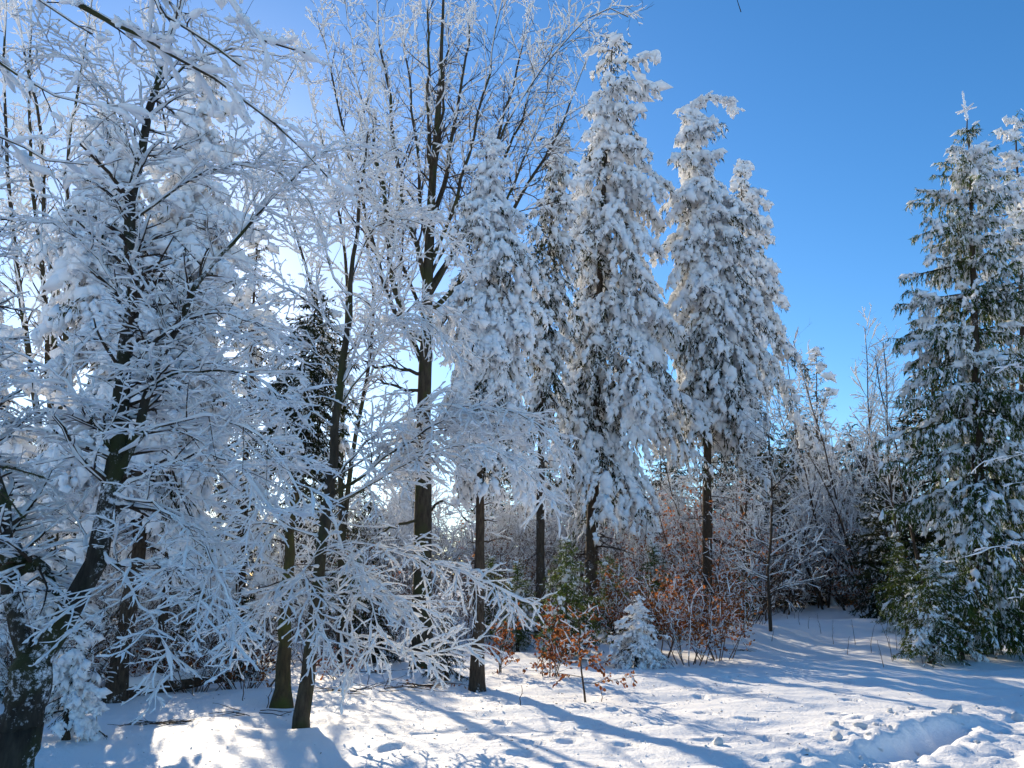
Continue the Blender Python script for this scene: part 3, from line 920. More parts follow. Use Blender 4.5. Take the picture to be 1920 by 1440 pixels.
# ------------------------------------------------------------------ the near forked tree
A = dict(S=3, rimed=.9)
broadleaf('beech', 'forked tree with dark frost-speckled bark, nearest of all', (14, 1462), 5.6,
          ([(28, 1400), (45, 1330), (66, 1242)], .155, .125),
          [([(66, 1250), (118, 1175), (176, 1065), (206, 935), (216, 850), (222, 720), (235, 560), (242, 420), (264, 300), (292, 165), (335, 20), (370, -90)], .085, .010),
           ([(196, 985), (226, 890), (255, 790), (296, 690), (360, 560), (450, 430), (560, 330), (640, 270)], .042, .006),
           ([(60, 1250), (32, 1160), (22, 1060), (8, 960), (-30, 800), (-50, 600), (-20, 400), (10, 250)], .07, .012),
           ([(26, 1075), (60, 1060), (88, 1095), (112, 1122)], .038, .030),
           ([(0, 1000), (28, 1030), (60, 1060)], .040, .038),
           ([(214, 850, 5.6), (160, 760, 5.3), (90, 690, 5.0), (10, 650, 4.8)], .017, .004),
           ([(222, 720, 5.6), (290, 640, 5.5), (380, 590, 5.4), (470, 600, 5.3), (540, 660, 5.3)], .018, .004),
           ([(206, 930, 5.6), (290, 880, 5.5), (390, 850, 5.4), (470, 900, 5.3), (520, 980, 5.3)], .018, .004),
           ([(235, 560, 5.6), (170, 470, 5.4), (100, 420, 5.2), (30, 420, 5.0)], .016, .004),
           ([(242, 420, 5.6), (330, 350, 5.6), (430, 310, 5.6), (530, 330, 5.6), (600, 400, 5.6)], .016, .004),
           ([(188, 1040, 5.6), (230, 1060, 5.5), (270, 1050, 5.4), (330, 1060, 5.4), (400, 1120, 5.4)], .015, .004),
           ([(176, 1070, 5.6), (150, 980, 5.9), (90, 910, 6.1), (20, 880, 6.2)], .014, .004),
           ([(206, 930, 5.6), (290, 945, 5.4), (370, 1010, 5.3), (425, 1110, 5.2), (440, 1200, 5.2)], .016, .004),
           ([(190, 1030, 5.6), (250, 1110, 5.4), (300, 1190, 5.3), (330, 1270, 5.3)], .014, .004),
           ([(214, 860, 5.6), (300, 800, 5.4), (400, 780, 5.3), (500, 830, 5.2), (560, 920, 5.2)], .017, .004),
           ([(222, 760, 5.6), (330, 700, 5.4), (450, 700, 5.3), (560, 760, 5.2)], .017, .004),
           ([(264, 300, 5.6), (220, 200, 5.4), (150, 120, 5.2), (70, 90, 5.0)], .014, .004),
           ([(292, 170, 5.6), (370, 110, 5.6), (450, 90, 5.6), (540, 110, 5.6)], .013, .004)],
          51, bark_mat=M_BARK_FROST, limb_rime=.009, rime_th=.010,
          levels=[dict(dens=12, t0=.18, L=.62, absl=True, ang=55, K=7, up=-.035, wander=.10, flat=.55, rr=.5, tip=.35, minr=.003, rimed=.85, S=3, th=.0068),
                  dict(dens=16, t0=.12, L=.28, absl=True, ang=48, K=5, up=-.05, wander=.12, flat=.75, rr=.6, minr=.0025, rimed=.86, S=3, th=.0056),
                  dict(dens=20, t0=.15, L=.085, absl=True, ang=55, K=3, up=-.03, wander=.16, flat=.6, rr=.7, minr=.0018, rimed=.86, S=3, th=.0052),
                  dict(src=0, dens=3, t0=.3, L=.7, absl=True, ang=40, K=7, up=.03, wander=.08, rr=.3, minr=.003, rimed=.0)])

# a beech out of view whose boughs hang into the picture from above
broadleaf('beech', 'overhanging boughs with thick frost fingers at the upper corner', (-420, 1500), 4.2,
          ([(-400, 1300), (-390, 900), (-370, 400), (-330, -100)], .16, .08),
          [([(-340, -50, 4.2), (-120, -90, 4.2), (143, 2, 4.2), (272, 72, 4.3), (400, 150, 4.4), (500, 235, 4.6), (620, 330, 4.9)], .035, .005),
           ([(-340, 0, 4.2), (-150, -20, 4.2), (0, 112, 4.3), (70, 160, 4.4), (150, 195, 4.5), (245, 205, 4.6)], .025, .004),
           ([(-350, 100, 4.2), (-150, 160, 4.2), (0, 262, 4.3), (70, 290, 4.4), (160, 305, 4.5), (220, 300, 4.6)], .022, .004),
           ([(-330, -80, 4.2), (0, -200, 4.1), (230, -110, 4.1), (300, 10, 4.1), (380, 70, 4.1), (450, 128, 4.1)], .035, .008),
           ([(-330, -80, 4.2), (60, -230, 4.1), (330, -120, 4.1), (420, -10, 4.2), (480, 70, 4.2), (560, 100, 4.3)], .03, .007),
           ([(-330, -80, 4.2), (0, -160, 4.1), (60, -40, 4.1), (90, 20, 4.1), (180, 60, 4.2)], .03, .006)],
          52, bark_mat=M_BARK, limb_rime=.006,
          levels=[dict(dens=8, t0=.45, L=.42, absl=True, ang=35, K=6, up=-.05, wander=.08, flat=.6, rr=.5, minr=.003, rimed=.62, S=5, th=.016),
                  dict(dens=12, t0=.2, L=.16, absl=True, ang=35, K=5, up=-.03, wander=.10, flat=.7, rr=.6, minr=.002, rimed=.62, S=5, th=.0145),
                  dict(dens=14, t0=.2, L=.06, absl=True, ang=45, K=3, up=-.02, wander=.10, flat=.5, rr=.6, minr=.0015, rimed=.55, S=4, th=.011)])

# ------------------------------------------------------------------ the beech with arching white sprays
broadleaf('beech', 'slender beech whose long white sprays arch over the snow', (567, 1343), 9.3,
          ([(572, 1290), (590, 1150), (605, 1020), (625, 860), (640, 720), (655, 560), (672, 400), (690, 250)], 0.088, .011),
          [([(602, 1030), (680, 1020), (760, 1040, 9.0), (850, 1066, 8.8), (930, 1102, 8.7), (1005, 1136, 8.6)], 0.0160, .004),
           ([(612, 965), (690, 905), (770, 850, 9.0), (860, 790, 8.8), (950, 772, 8.7), (1050, 815, 8.6)], 0.0211, .004),
           ([(620, 900), (700, 850, 9.1), (800, 800, 8.9), (900, 800, 8.7), (990, 860, 8.6), (1040, 920, 8.6)], 0.0161, .004),
           ([(616, 935), (720, 860, 8.8), (820, 795, 8.4), (920, 765, 8.1), (1010, 795, 8.0), (1062, 860, 8.0)], .024, .006),
           ([(614, 950), (710, 900, 8.8), (800, 850, 8.4), (900, 835, 8.1), (985, 880, 8.0), (1030, 945, 8.0)], .017, .004),
           ([(622, 900), (700, 820, 8.8), (790, 770, 8.4), (880, 760, 8.2), (960, 800, 8.1)], .017, .004),
           ([(638, 760), (715, 650, 9.1), (785, 565, 8.9), (840, 580, 8.8), (885, 660, 8.8)], 0.0161, .004),
           ([(640, 720), (700, 640, 9.0), (760, 590, 8.8), (820, 620, 8.6), (870, 690, 8.6)], 0.0136, .004),
           ([(597, 1090), (545, 1085, 9.0), (490, 1130, 8.7), (440, 1215, 8.5)], 0.0149, .004),
           ([(600, 1060), (570, 1070, 8.8), (585, 1130, 8.5), (620, 1215, 8.3)], 0.0136, .004),
           ([(604, 1030), (660, 1050, 8.8), (690, 1110, 8.5), (715, 1190, 8.4)], 0.0124, .004),
           ([(606, 1010), (530, 985, 9.0), (450, 985, 8.7), (370, 1020, 8.5), (310, 1070, 8.4)], 0.0161, .004),
           ([(656, 560), (610, 480, 9.1), (630, 380, 9.0), (700, 300, 8.9), (765, 265, 8.8)], 0.0174, .004),
           ([(660, 520), (700, 430, 9.2), (760, 410, 9.0), (830, 440, 8.9), (860, 500, 8.9)], 0.0149, .004),
           ([(648, 640), (570, 560, 9.0), (480, 520, 8.8), (400, 540, 8.6)], 0.0161, .004),
           ([(632, 800), (560, 760, 9.0), (480, 760, 8.7), (400, 800, 8.5)], 0.0161, .004),
           ([(640, 700), (560, 640, 9.0), (480, 640, 8.7), (420, 700, 8.5)], 0.0149, .004),
           ([(668, 430), (600, 330, 9.0), (540, 300, 8.8), (470, 330, 8.7)], 0.0136, .004),
           ([(618, 920), (560, 880, 9.0), (500, 880, 8.7), (440, 930, 8.5)], 0.0136, .004),
           ([(594, 1130), (650, 1110, 8.9), (740, 1120, 8.6), (830, 1160, 8.5)], 0.0124, .004),
           ([(592, 1160), (700, 1210, 8.8), (800, 1225, 8.7), (900, 1200, 8.7)], .014, .004),
           ([(640, 720), (690, 600), (735, 480), (740, 330), (720, 200)], 0.0186, .004)],
          53, bark_mat=M_BARK, limb_rime=.009, rime_th=.011,
          levels=[dict(dens=15, t0=.2, L=.66, absl=True, ang=48, K=7, up=-.07, wander=.10, flat=.5, rr=.5, tip=.4, minr=.003, rimed=.95, S=3, th=.0095),
                  dict(dens=12, t0=.12, L=.27, absl=True, ang=46, K=5, up=-.11, wander=.12, flat=.6, rr=.6, minr=.0025, rimed=.93, S=3, th=.0080),
                  dict(dens=11, t0=.2, L=.07, absl=True, ang=55, K=3, up=-.03, wander=.16, flat=.7, rr=.6, minr=.002, rimed=.95, S=3, th=.0078),
                  dict(src=0, dens=3, t0=.1, t1=.7, L=.6, absl=True, ang=50, K=7, up=.02, wander=.10, rr=.3, minr=.003, rimed=.2, S=3, th=.008)])

# ------------------------------------------------------------------ the big beech
fan = [(588, -50, .12), (640, -60, .3), (700, -60, -.2), (752, -70, .25), (800, -70, -.3), (846, -70, .1), (890, -70, .35), (950, -60, -.25), (1010, -60, .2), (1070, 10, 0), (1120, 60, .3)]
limbs = []
rngf = np.random.default_rng(5)
for k, (ex, ey, dy) in enumerate(fan):
    sy = [700, 610, 540, 480, 400, 360, 430, 500, 560, 640, 590][k]
    sx = float(np.interp(sy, [340, 540, 750], [812, 802, 796]))
    midx = sx + (ex - sx) * .52
    limbs.append(([(sx, sy, 16), (sx + (ex - sx) * .22, sy - (sy - ey) * .13, 16 + dy), (midx, sy - (sy - ey) * .38, 16 + dy * 4), (sx + (ex - sx) * .80, sy - (sy - ey) * .68, 16 + dy * 7), (ex, ey, 16 + dy * 10)],
                  [.06, .045, .066, .05][k % 4], .008))
limbs += [([(806, 520, 16), (880, 380, 15.8), (960, 220, 15.6), (1040, 100, 15.5), (1100, 35, 15.4), (1150, 14, 15.4), (1178, 34, 15.4)], .036, .012),
          ([(798, 700, 16), (740, 690, 15.8), (690, 680, 15.6), (640, 640, 15.4)], .045, .01),
          ([(796, 735, 16), (745, 728, 15.8), (700, 705, 15.6), (660, 720, 15.5)], .04, .01),
          ([(795, 640, 16), (748, 600, 15.8), (730, 500, 15.6), (722, 380, 15.4), (700, 250, 15.4), (690, 100, 15.4)], .075, .012),
          ([(796, 800, 16), (850, 780, 15.9), (880, 800, 15.8)], .03, .008),
          ([(792, 975, 16), (740, 985, 15.8), (700, 1010, 15.6), (660, 1060, 15.5)], .035, .01),
          ([(796, 965, 16), (830, 940, 16), (860, 960, 16), (900, 1000, 16)], .03, .01),
          ([(806, 540, 16), (870, 440, 16.4), (930, 330, 16.8), (985, 200, 17), (1020, 60, 17)], .055, .012)]
broadleaf('beech', 'big beech with a stout dark stem fanning into many bare limbs', (790, 1238), 16,
          ([(791, 1180), (793, 1000), (796, 750), (802, 540), (812, 340), (826, 130), (834, -60)], .215, .018), limbs, 54, bark_mat=M_BARK, limb_rime=.011, jit=.06, rime_th=.012, wind=(-.1, -.75, .45),
          levels=[dict(dens=4.6, t0=.12, L=1.35, absl=True, ang=38, aj=10, K=8, up=.03, wander=.10, flat=.1, rr=.45, tip=.3, minr=.007, rimed=.46, S=3, th=.013),
                  dict(dens=6, t0=.18, L=.6, absl=True, ang=42, K=5, up=.02, wander=.12, flat=.2, rr=.6, minr=.005, rimed=.36, S=3, th=.012),
                  dict(dens=8, t0=.2, L=.22, absl=True, ang=42, K=3, up=0, wander=.14, flat=.3, rr=.6, minr=.0035, rimed=.34, S=3, th=.014)])

# ------------------------------------------------------------------ bare stems deep in the wood behind the forked tree
def stems_tree(label, px, py, Y, stems, seed, r=.09):
    return broadleaf('beech', label, (px, py), Y, ([(px, py - 60), (px + 2, py - 200)], r * 1.25, r), [(s, r * .9, .012) for s in stems], seed, bark_mat=M_BARK, limb_rime=.02,
          group='bare beeches behind the rimed spruces', wind=(-.1, -.7, .5),
          levels=[dict(dens=4, t0=.25, L=1.1, absl=True, ang=38, K=7, up=.04, wander=.09, flat=.1, rr=.45, tip=.3, minr=.006, rimed=.7, S=4, th=.014),
                  dict(dens=6, t0=.15, L=.5, absl=True, ang=42, K=6, up=.0, wander=.12, flat=.3, rr=.6, minr=.004, rimed=.75, S=4, th=.015),
                  dict(dens=8, t0=.2, L=.2, absl=True, ang=42, K=4, up=0, wander=.14, flat=.3, rr=.6, minr=.003, rimed=.75, S=3, th=.015)])


stems_tree('bare many-stemmed beech rising behind the broad blue-white spruce', 95, 1255, 15.5,
           [[(97, 1055), (92, 800), (85, 560), (60, 330), (55, 150), (62, -60)], [(97, 1055), (110, 800), (100, 560), (80, 400), (78, 250), (40, 80), (20, -60)],
            [(97, 1055), (120, 760), (128, 520), (128, 300), (150, 150), (178, -60)], [(97, 1055), (70, 760), (30, 520), (12, 300), (8, 100), (14, -80)]], 55)
stems_tree('bare thin beech between the blue-white spruces and the big beech', 640, 1230, 17,
           [[(642, 1030), (640, 800), (650, 600), (640, 420), (600, 250), (560, 80)], [(642, 1030), (630, 800), (600, 600), (560, 450), (520, 330), (500, 200)],
            [(642, 1030), (660, 850), (690, 700), (700, 560), (680, 420), (650, 300)]], 56, .07)
stems_tree('bare beech with rimed twigs showing over the tall thin-stemmed spruce', 300, 1230, 18,
           [[(302, 1030), (290, 700), (250, 400), (200, 180), (170, 0)], [(302, 1030), (330, 700), (330, 400), (300, 180), (260, 0)], [(302, 1030), (370, 700), (450, 420), (500, 250), (560, 110)]], 57, .08)


# ------------------------------------------------------------------ bushes, saplings, undergrowth
def bush(name, label, loc, seed, H, nst, spread, cat='bush', rimed=.7, th=.010, leaves=None, dens=(5, 8, 9), L=(.30, .16, .075), r0=.016, group=None, twig_mat=None, up=.02, flat=.4, t0=.2,
         lv3=True, ang=45):
    rng = np.random.default_rng(seed)
    root = thing(name, label, cat, loc, group)
    az = np.arange(nst) * 2.4 + rng.normal(0, .4, nst)
    K = 9
    P = np.empty((nst, K, 3))
    P[:, 0] = np.stack([np.cos(az), np.sin(az), np.zeros(nst)], -1) * rng.uniform(.02, .22 * H * (.15 if nst < 4 else 1), (nst, 1)) - np.array([0, 0, .06])
    d = nrm(np.stack([np.cos(az) * spread, np.sin(az) * spread, np.ones(nst)], -1) + rng.normal(0, .08, (nst, 3)))
    ln = H * rng.uniform(.6, 1.05, nst)
    for s in range(1, K):
        d = nrm(d + rng.normal(0, .07, (nst, 3)) + np.array([0, 0, up]))
        P[:, s] = P[:, s - 1] + d * (ln / (K - 1))[:, None]
    R = np.linspace(r0, r0 * .25, K)[None].repeat(nst, 0)
    A1, A1r = grow(rng, P, R, dens=dens[0], t0=t0, L=L[0] * H, absl=True, ang=ang, K=6, up=.01, wander=.1, flat=flat, rr=.5, minr=.004)
    A2, A2r = grow(rng, A1, A1r, dens=dens[1], t0=.15, L=L[1] * H, absl=True, ang=45, K=5, up=0, wander=.12, flat=flat, rr=.6, minr=.003)
    tw, fr = [tubes(A1, A1r, 3), tubes(A2, A2r, 3)], []
    last = A2
    sets = [(P, R * .6, th * .8), (A1, A1r, th), (A2, A2r, th)]
    if lv3:
        A3, A3r = grow(rng, A2, A2r, dens=dens[2], t0=.2, L=L[2] * H, absl=True, ang=45, K=3, up=0, wander=.12, flat=flat, rr=.6, minr=.0025)
        tw.append(tubes(A3, A3r, 3))
        sets.append((A3, A3r, th * .9))
    for q, rr_, t_ in sets:
        m = rng.random(len(q)) < rimed
        fr.append(rime(rng, q[m], rr_[m], t_, 3, off=.6))
    stem = build('stems', [tubes(P, R, 5)], [twig_mat or M_TWIG], root)
    t = build('twigs', tw, [twig_mat or M_TWIG], root, kind='stuff')
    build('frost', fr, [M_RIME], t, kind='stuff')
    if leaves:
        build('leaves', [leaf_faces(rng, A2, leaves)], [leaves.get('mat', M_LEAF)], root, kind='stuff')
    return root


def at(px, py, Y, dz=0.0):
    x = X(px, Y, py)
    return (x, Y, h1(x, Y) + dz)


TH = 'bare rimed bushes of the thicket'
bA = bush('bush', 'bare rimed bush between the big beech and the slim spruce', at(850, 1210, 35), 71, 5.6, 9, .45, rimed=.52, th=.019, r0=.024, dens=(3.4, 5.2, 4), group=TH)
bB = bush('bush', 'bare rimed bush behind the arching sprays', at(705, 1215, 34), 72, 5.0, 10, .6, rimed=.55, th=.019, r0=.022, dens=(3.4, 5.2, 4), twig_mat=M_TWIG_RED, group=TH)
bC = bush('bush', 'tall rimed bush behind the brown-green spruce stem', at(985, 1195, 38), 73, 7.2, 9, .4, twig_mat=M_TWIG_RED, rimed=.5, th=.022, dens=(2.8, 4.2, 3.5), r0=.03, group=TH)
bD = bush('bush', 'brownish rimed bush behind the red-leaved shrub', at(1290, 1190, 34), 74, 5.8, 10, .5, rimed=.5, th=.018, dens=(3.3, 5, 3.5), r0=.025, twig_mat=M_TWIG_RED, group=TH)
bl = [(bA, 930, 38.9, 1.0, 1.23, 'rimed bush showing between the slim spruce and the brown-green one'), (bA, 1060, 38.2, 2.1, 1.18, 'rimed bush behind the green young spruce'),
      (bC, 1180, 41.9, .7, 1.08, 'tall rimed bush beyond the tallest spruce stem'), (bC, 1255, 42.2, 2.9, 1.10, 'tall rimed bush between the tallest spruce and the bent-tipped one'),
      (bD, 1365, 40.0, 1.7, 1.23, 'brownish rimed bush beside the bent-tipped spruce stem'), (bC, 1420, 38.9, 4.2, 0.94, 'tall rimed bush beyond the thin sapling'),
      (bB, 620, 38.1, 1.3, 1.46, 'reddish rimed bush behind the slender beech stem'), (bA, 560, 34.0, 3.4, 1.15, 'rimed bush behind the mossy stem'),
      (bB, 480, 17.0, 4.8, 0.65, 'reddish rimed bush beyond the end of the fallen log'), (bA, 400, 16.0, .3, 0.59, 'rimed bush above the fallen log'),
      (bB, 320, 17.5, 2.2, 0.70, 'reddish rimed bush behind the thin bare stem'), (bA, 240, 18.0, 5.2, 0.70, 'rimed bush behind the leaning brown stem'),
      (bB, 150, 15.0, 3.9, 0.59, 'reddish rimed bush seen through the fork of the near tree'), (bA, 50, 17.0, 1.9, 0.70, 'rimed bush at the edge behind the forked tree'),
      (bB, 770, 34.0, 5.6, 1.06, 'reddish rimed bush beyond the big beech stem'), (bA, 690, 38.1, 4.4, 1.04, 'rimed bush far behind the arching sprays'),
      (bC, 860, 38.9, 3.6, 0.72, 'tall rimed bush far behind the slim spruce'), (bD, 1465, 41.9, 3.0, 1.05, 'brownish rimed bush where the glade narrows'),
      (bC, 1130, 40.4, 5.4, 0.85, 'tall rimed bush far behind the tallest spruce'), (bD, 1215, 39.3, 5.0, 1.12, 'brownish rimed bush behind the snow-white young spruce'),
      (bC, 510, 26.0, 1.1, 0.60, 'tall rimed bush far behind the mossy stem'), (bC, 250, 25.0, 2.4, 0.63, 'tall rimed bush far behind the leaning brown stem')]
for src, px, Y, rz, sc, lab in bl:
    dup(src, lab, at(px, 1190, Y), rz, sc, TH)

bE = bush('bush', 'low tangle of brown twigs in front of the big beech', at(735, 1225, 17.5), 75, 1.9, 14, .8, rimed=.22, th=.007, dens=(7, 9, 8), r0=.011, twig_mat=M_TWIG_RED, group='low brown tangles under the trees')
for px, Y, rz, sc, lab in [(655, 18, 1.0, .95, 'low brown tangle between the slender and the big beech'), (800, 19.5, 2.2, .9, 'low brown tangle behind the big beech'), (690, 21, 3.1, 1.2, 'low brown tangle deep behind the arching sprays'),
                           (920, 20.5, 4.0, .95, 'low brown tangle past the slim stem'), (990, 21.5, 5.0, 1.0, 'low brown tangle at the brown-green spruce stem'), (1130, 24, .5, 1.1, 'low brown tangle at the tallest stem'),
                           (580, 17, 1.7, .9, 'low brown tangle behind the mossy stem'), (420, 15.5, 2.8, .8, 'low brown tangle behind the end of the log'), (340, 15, 3.7, .9, 'low brown tangle behind the thin stem'),
                           (190, 14, 4.6, .9, 'low brown tangle behind the leaning stem'), (70, 13.5, 5.5, .9, 'low brown tangle behind the forked tree'), (870, 23, .2, 1.2, 'low brown tangle deep between beech and slim spruce'),
                           (1480, 37, 1.2, 1.3, 'low brown tangle by the thin straight sapling'), (1535, 41, 2.5, 1.5, 'low brown tangle where the glade ends'), (1405, 24.5, 3.3, 1.0, 'low brown tangle beside the red-brown shrubs'),
                           (1605, 39, 4.4, 1.3, 'low brown tangle before the dark spruces'), (110, 10.6, 2.0, .7, 'low brown tangle just behind the fork'), (370, 12.2, 3.1, .7, 'low brown tangle close to the fallen log'), (470, 12.6, 4.3, .75, 'low brown tangle beside the mossy stem'), (20, 11, .6, .8, 'low brown tangle at the edge beside the forked tree'), (1060, 25, 5.2, 1.2, 'low brown tangle behind the green young spruce'), (760, 22.5, 3.0, 1.3, 'low brown tangle beyond the big beech stem')]:
    dup(bE, lab, at(px, 1200, Y), rz, sc, 'low brown tangles under the trees')

for px, Y, rz, sc, lab in [(700, 30, .3, 2.0, 'big brown tangle far behind the arching sprays'), (840, 33, 1.1, 1.9, 'big brown tangle far behind the big beech'), (915, 31, 2.0, 2.1, 'big brown tangle far behind the slim spruce'),
                           (1000, 34, 2.9, 2.4, 'big brown tangle far behind the brown-green spruce'), (1075, 31, 3.8, 2.3, 'big brown tangle behind the green young spruce'), (1150, 35, 4.6, 2.6, 'big brown tangle far behind the tallest stem'),
                           (1220, 32, 5.4, 2.4, 'big brown tangle behind the white young spruce'), (1300, 34, .8, 2.6, 'big brown tangle behind the red-brown shrubs'), (1370, 33, 1.6, 2.4, 'big brown tangle past the bent-tipped stem'),
                           (1430, 38, 2.4, 2.4, 'big brown tangle behind the thin straight sapling'), (600, 24, 3.2, 1.6, 'big brown tangle behind the slender beech'), (480, 21, 4.0, 1.5, 'big brown tangle behind the mossy stem'),
                           (340, 20, 4.9, 1.5, 'big brown tangle behind the log'), (180, 18, 5.7, 1.4, 'big brown tangle behind the leaning stem')]:
    dup(bE, lab, at(px, 1200, Y), rz, sc, 'low brown tangles under the trees')

SAP = 'bare saplings beyond the glade'
sA = bush('sapling', 'bare purple-grey sapling rising beside the far blue-white spruce', at(1590, 1150, 41), 81, 8.5, 5, .22, cat='sapling', rimed=.6, th=.014, dens=(3.2, 4.5, 5), L=(.17, .085, .04),
          r0=.04, ang=35, up=.03, t0=.12, group=SAP)
sB = bush('sapling', 'thin straight sapling standing alone where the glade narrows', at(1437, 1176, 22.5), 82, 6.8, 1, .03, cat='sapling', rimed=.5, th=.010, dens=(9, 6, 6), L=(.24, .10, .045), r0=.055,
          ang=62, t0=.1, up=.05, flat=.3, leaves=dict(level=1, dens=2.0, size=.07, zmax=3.2), group=SAP)
sl = [(sA, 1605, 37, 2.6, 1.45, 'bare sapling among those before the far blue-white spruce, tallest of them'), (sA, 1665, 38, 5.1, 1.5, 'tall bare sapling over the olive spruce'), (sA, 1500, 41, .4, 1.2, 'bare sapling over the low tangle at the glade end'), (sA, 1640, 36, 1.2, 1.4, 'bare sapling in front of the olive spruce'), (sA, 1690, 34, 3.0, 1.4, 'bare sapling behind the green spruces'), (sA, 1555, 40, 4.1, 1.4, 'bare sapling before the far blue-white spruce'),
      (sA, 1440, 36, 5.0, 1.15, 'bare sapling behind the rimed spruce that is half hidden'), (sA, 1375, 30, 2.0, .95, 'bare sapling between bent-tipped spruce and thin straight sapling')]
for src, px, Y, rz, sc, lab in sl:
    dup(src, lab, at(px, 1150, Y), rz, sc, SAP)
bush('birch', 'fine-twigged rimed birch whose top shows beside the green spruce', at(1722, 1150, 26), 83, 11.6, 2, .03, cat='birch', rimed=.75, th=.008, dens=(4.5, 5, 5), L=(.14, .06, .03), r0=.06, ang=38, t0=.35, up=.05)

# saplings that kept their leaves
LF = 'leafy saplings along the snow edge'
bush('beech_sapling', 'small crooked sapling with orange-brown leaves standing alone in the snow', at(1092, 1292, 11.7), 91, 1.3, 1, .05, cat='sapling', rimed=.75, th=.009, dens=(13, 10, 8), L=(.5, .18, .06), r0=.018,
     ang=72, t0=.22, up=.0, flat=.5, leaves=dict(dens=46, size=.062, mat=M_LEAF), group=LF)
bush('beech_sapling', 'narrow sapling with dense orange leaves beside the slim spruce', at(938, 1225, 15), 92, 1.3, 3, .10, cat='sapling', rimed=.25, th=.006, dens=(12, 10, 8), L=(.26, .12, .06), r0=.012,
     ang=50, t0=.08, leaves=dict(dens=60, size=.058), group=LF)
bush('beech_sapling', 'upright sapling with dense orange leaves before the green young spruce', at(1033, 1240, 14.2), 93, 1.3, 5, .16, cat='sapling', rimed=.25, th=.006, dens=(12, 10, 8), L=(.26, .12, .06), r0=.012,
     ang=50, t0=.08, leaves=dict(dens=60, size=.058), group=LF)
rA = bush('beech_shrub', 'frosted shrub with red-brown leaves by the snow-white young spruce', at(1290, 1228, 17.6), 94, 2.0, 9, .55, cat='shrub', rimed=.42, th=.007, dens=(7, 9, 9), L=(.30, .16, .07), r0=.014,
          twig_mat=M_TWIG_RED, leaves=dict(dens=15, size=.075, mat=M_LEAF_RED), group=LF)
for px, py, Y, rz, sc, lab in [(1345, 1222, 18.4, 2.0, .9, 'frosted red-brown shrub at the foot of the bent-tipped spruce'), (1235, 1215, 19.5, 4.0, 1.15, 'frosted red-brown shrub behind the snow-white young spruce'),
                               (1320, 1200, 21.5, 5.3, 1.05, 'taller red-brown shrub around the bent-tipped spruce stem'), (1175, 1215, 20, 1.0, .95, 'red-brown shrub behind the tallest spruce stem'),
                               (1640, 1150, 33, 3.0, 1.3, 'brown-leaved shrub in front of the olive spruce')]:
    dup(rA, lab, at(px, py, Y), rz, sc, LF)
tA = bush('beech_sapling', 'tall thin sapling with sparse brown leaves before the bent-tipped spruce', at(1290, 1200, 24), 96, 4.6, 4, .2, cat='sapling', rimed=.35, th=.009, dens=(5, 6, 6), L=(.24, .11, .05), r0=.03,
          ang=48, t0=.08, twig_mat=M_TWIG_RED, leaves=dict(dens=7, size=.085, mat=M_LEAF_RED), group=LF)
for px, Y, rz, sc, lab in [(1225, 26, 1.0, 1.0, 'tall brown-leaved sapling between the two tallest stems'), (1360, 25, 2.3, 1.05, 'tall brown-leaved sapling past the bent-tipped stem'), (1400, 28, 3.6, 1.15, 'tall brown-leaved sapling by the thin straight one'),
                           (1180, 25.5, 4.7, .8, 'brown-leaved sapling behind the white young spruce'), (1490, 39, 5.6, 1.2, 'tall brown-leaved sapling at the narrow end of the glade'), (1570, 41, .6, 1.2, 'brown-leaved sapling before the far blue-white spruce'),
                           (940, 24, 2.0, .75, 'brown-leaved sapling behind the slim stem'), (720, 23, 3.0, .7, 'brown-leaved sapling behind the arching sprays'), (1665, 31, 1.6, .9, 'brown-leaved sapling before the olive spruce')]:
    dup(tA, lab, at(px, 1190, Y), rz, sc, LF)
oA = bush('beech_shrub', 'low shrub with orange leaves behind the fallen log', at(255, 1290, 13), 95, .95, 8, .8, cat='shrub', rimed=.4, th=.006, dens=(9, 9, 9), L=(.34, .18, .08), r0=.01,
          leaves=dict(dens=16, size=.075), group=LF)
for px, py, Y, rz, sc, lab in [(455, 1280, 12.4, 1.0, .85, 'low orange-leaved shrub at the end of the fallen log'), (165, 1285, 12.8, 3.0, .8, 'low orange-leaved shrub by the leaning brown stem'),
                               (20, 1290, 12.5, 2.2, .9, 'low orange-leaved shrub behind the forked tree'), (640, 1262, 14, 4.0, .7, 'low orange-leaved shrub behind the slender beech'),
                               (330, 1275, 13.8, 5.0, .9, 'low orange-leaved shrub between log and thin stem')]:
    dup(oA, lab, at(px, py, Y), rz, sc, LF)

# rimed boughs reaching in from a shrub beside the green spruces
broadleaf('beech', 'rimed boughs reaching in before the green spruce from outside the view', (2075, 1290), 11.5,
          ([(2072, 1150), (2065, 900), (2055, 600)], .07, .03),
          [([(2068, 950), (2000, 880), (1920, 850), (1835, 872)], .02, .005), ([(2070, 1080), (2000, 1030), (1900, 1020), (1790, 1050)], .018, .004),
           ([(2062, 800), (2000, 730), (1930, 690), (1870, 690)], .018, .004), ([(2068, 1000), (2010, 940), (1940, 905), (1880, 910)], .016, .004),
           ([(2070, 1120), (2010, 1110), (1950, 1110), (1905, 1120)], .015, .004)], 58, limb_rime=.006, rime_th=.008,
          levels=[dict(dens=7, t0=.4, L=.36, absl=True, ang=40, K=6, up=-.01, wander=.09, flat=.7, rr=.5, minr=.003, rimed=.9, S=4, th=.008),
                  dict(dens=12, t0=.2, L=.11, absl=True, ang=45, K=4, up=-.01, wander=.1, flat=.7, rr=.6, minr=.002, rimed=.9, S=3, th=.008)])


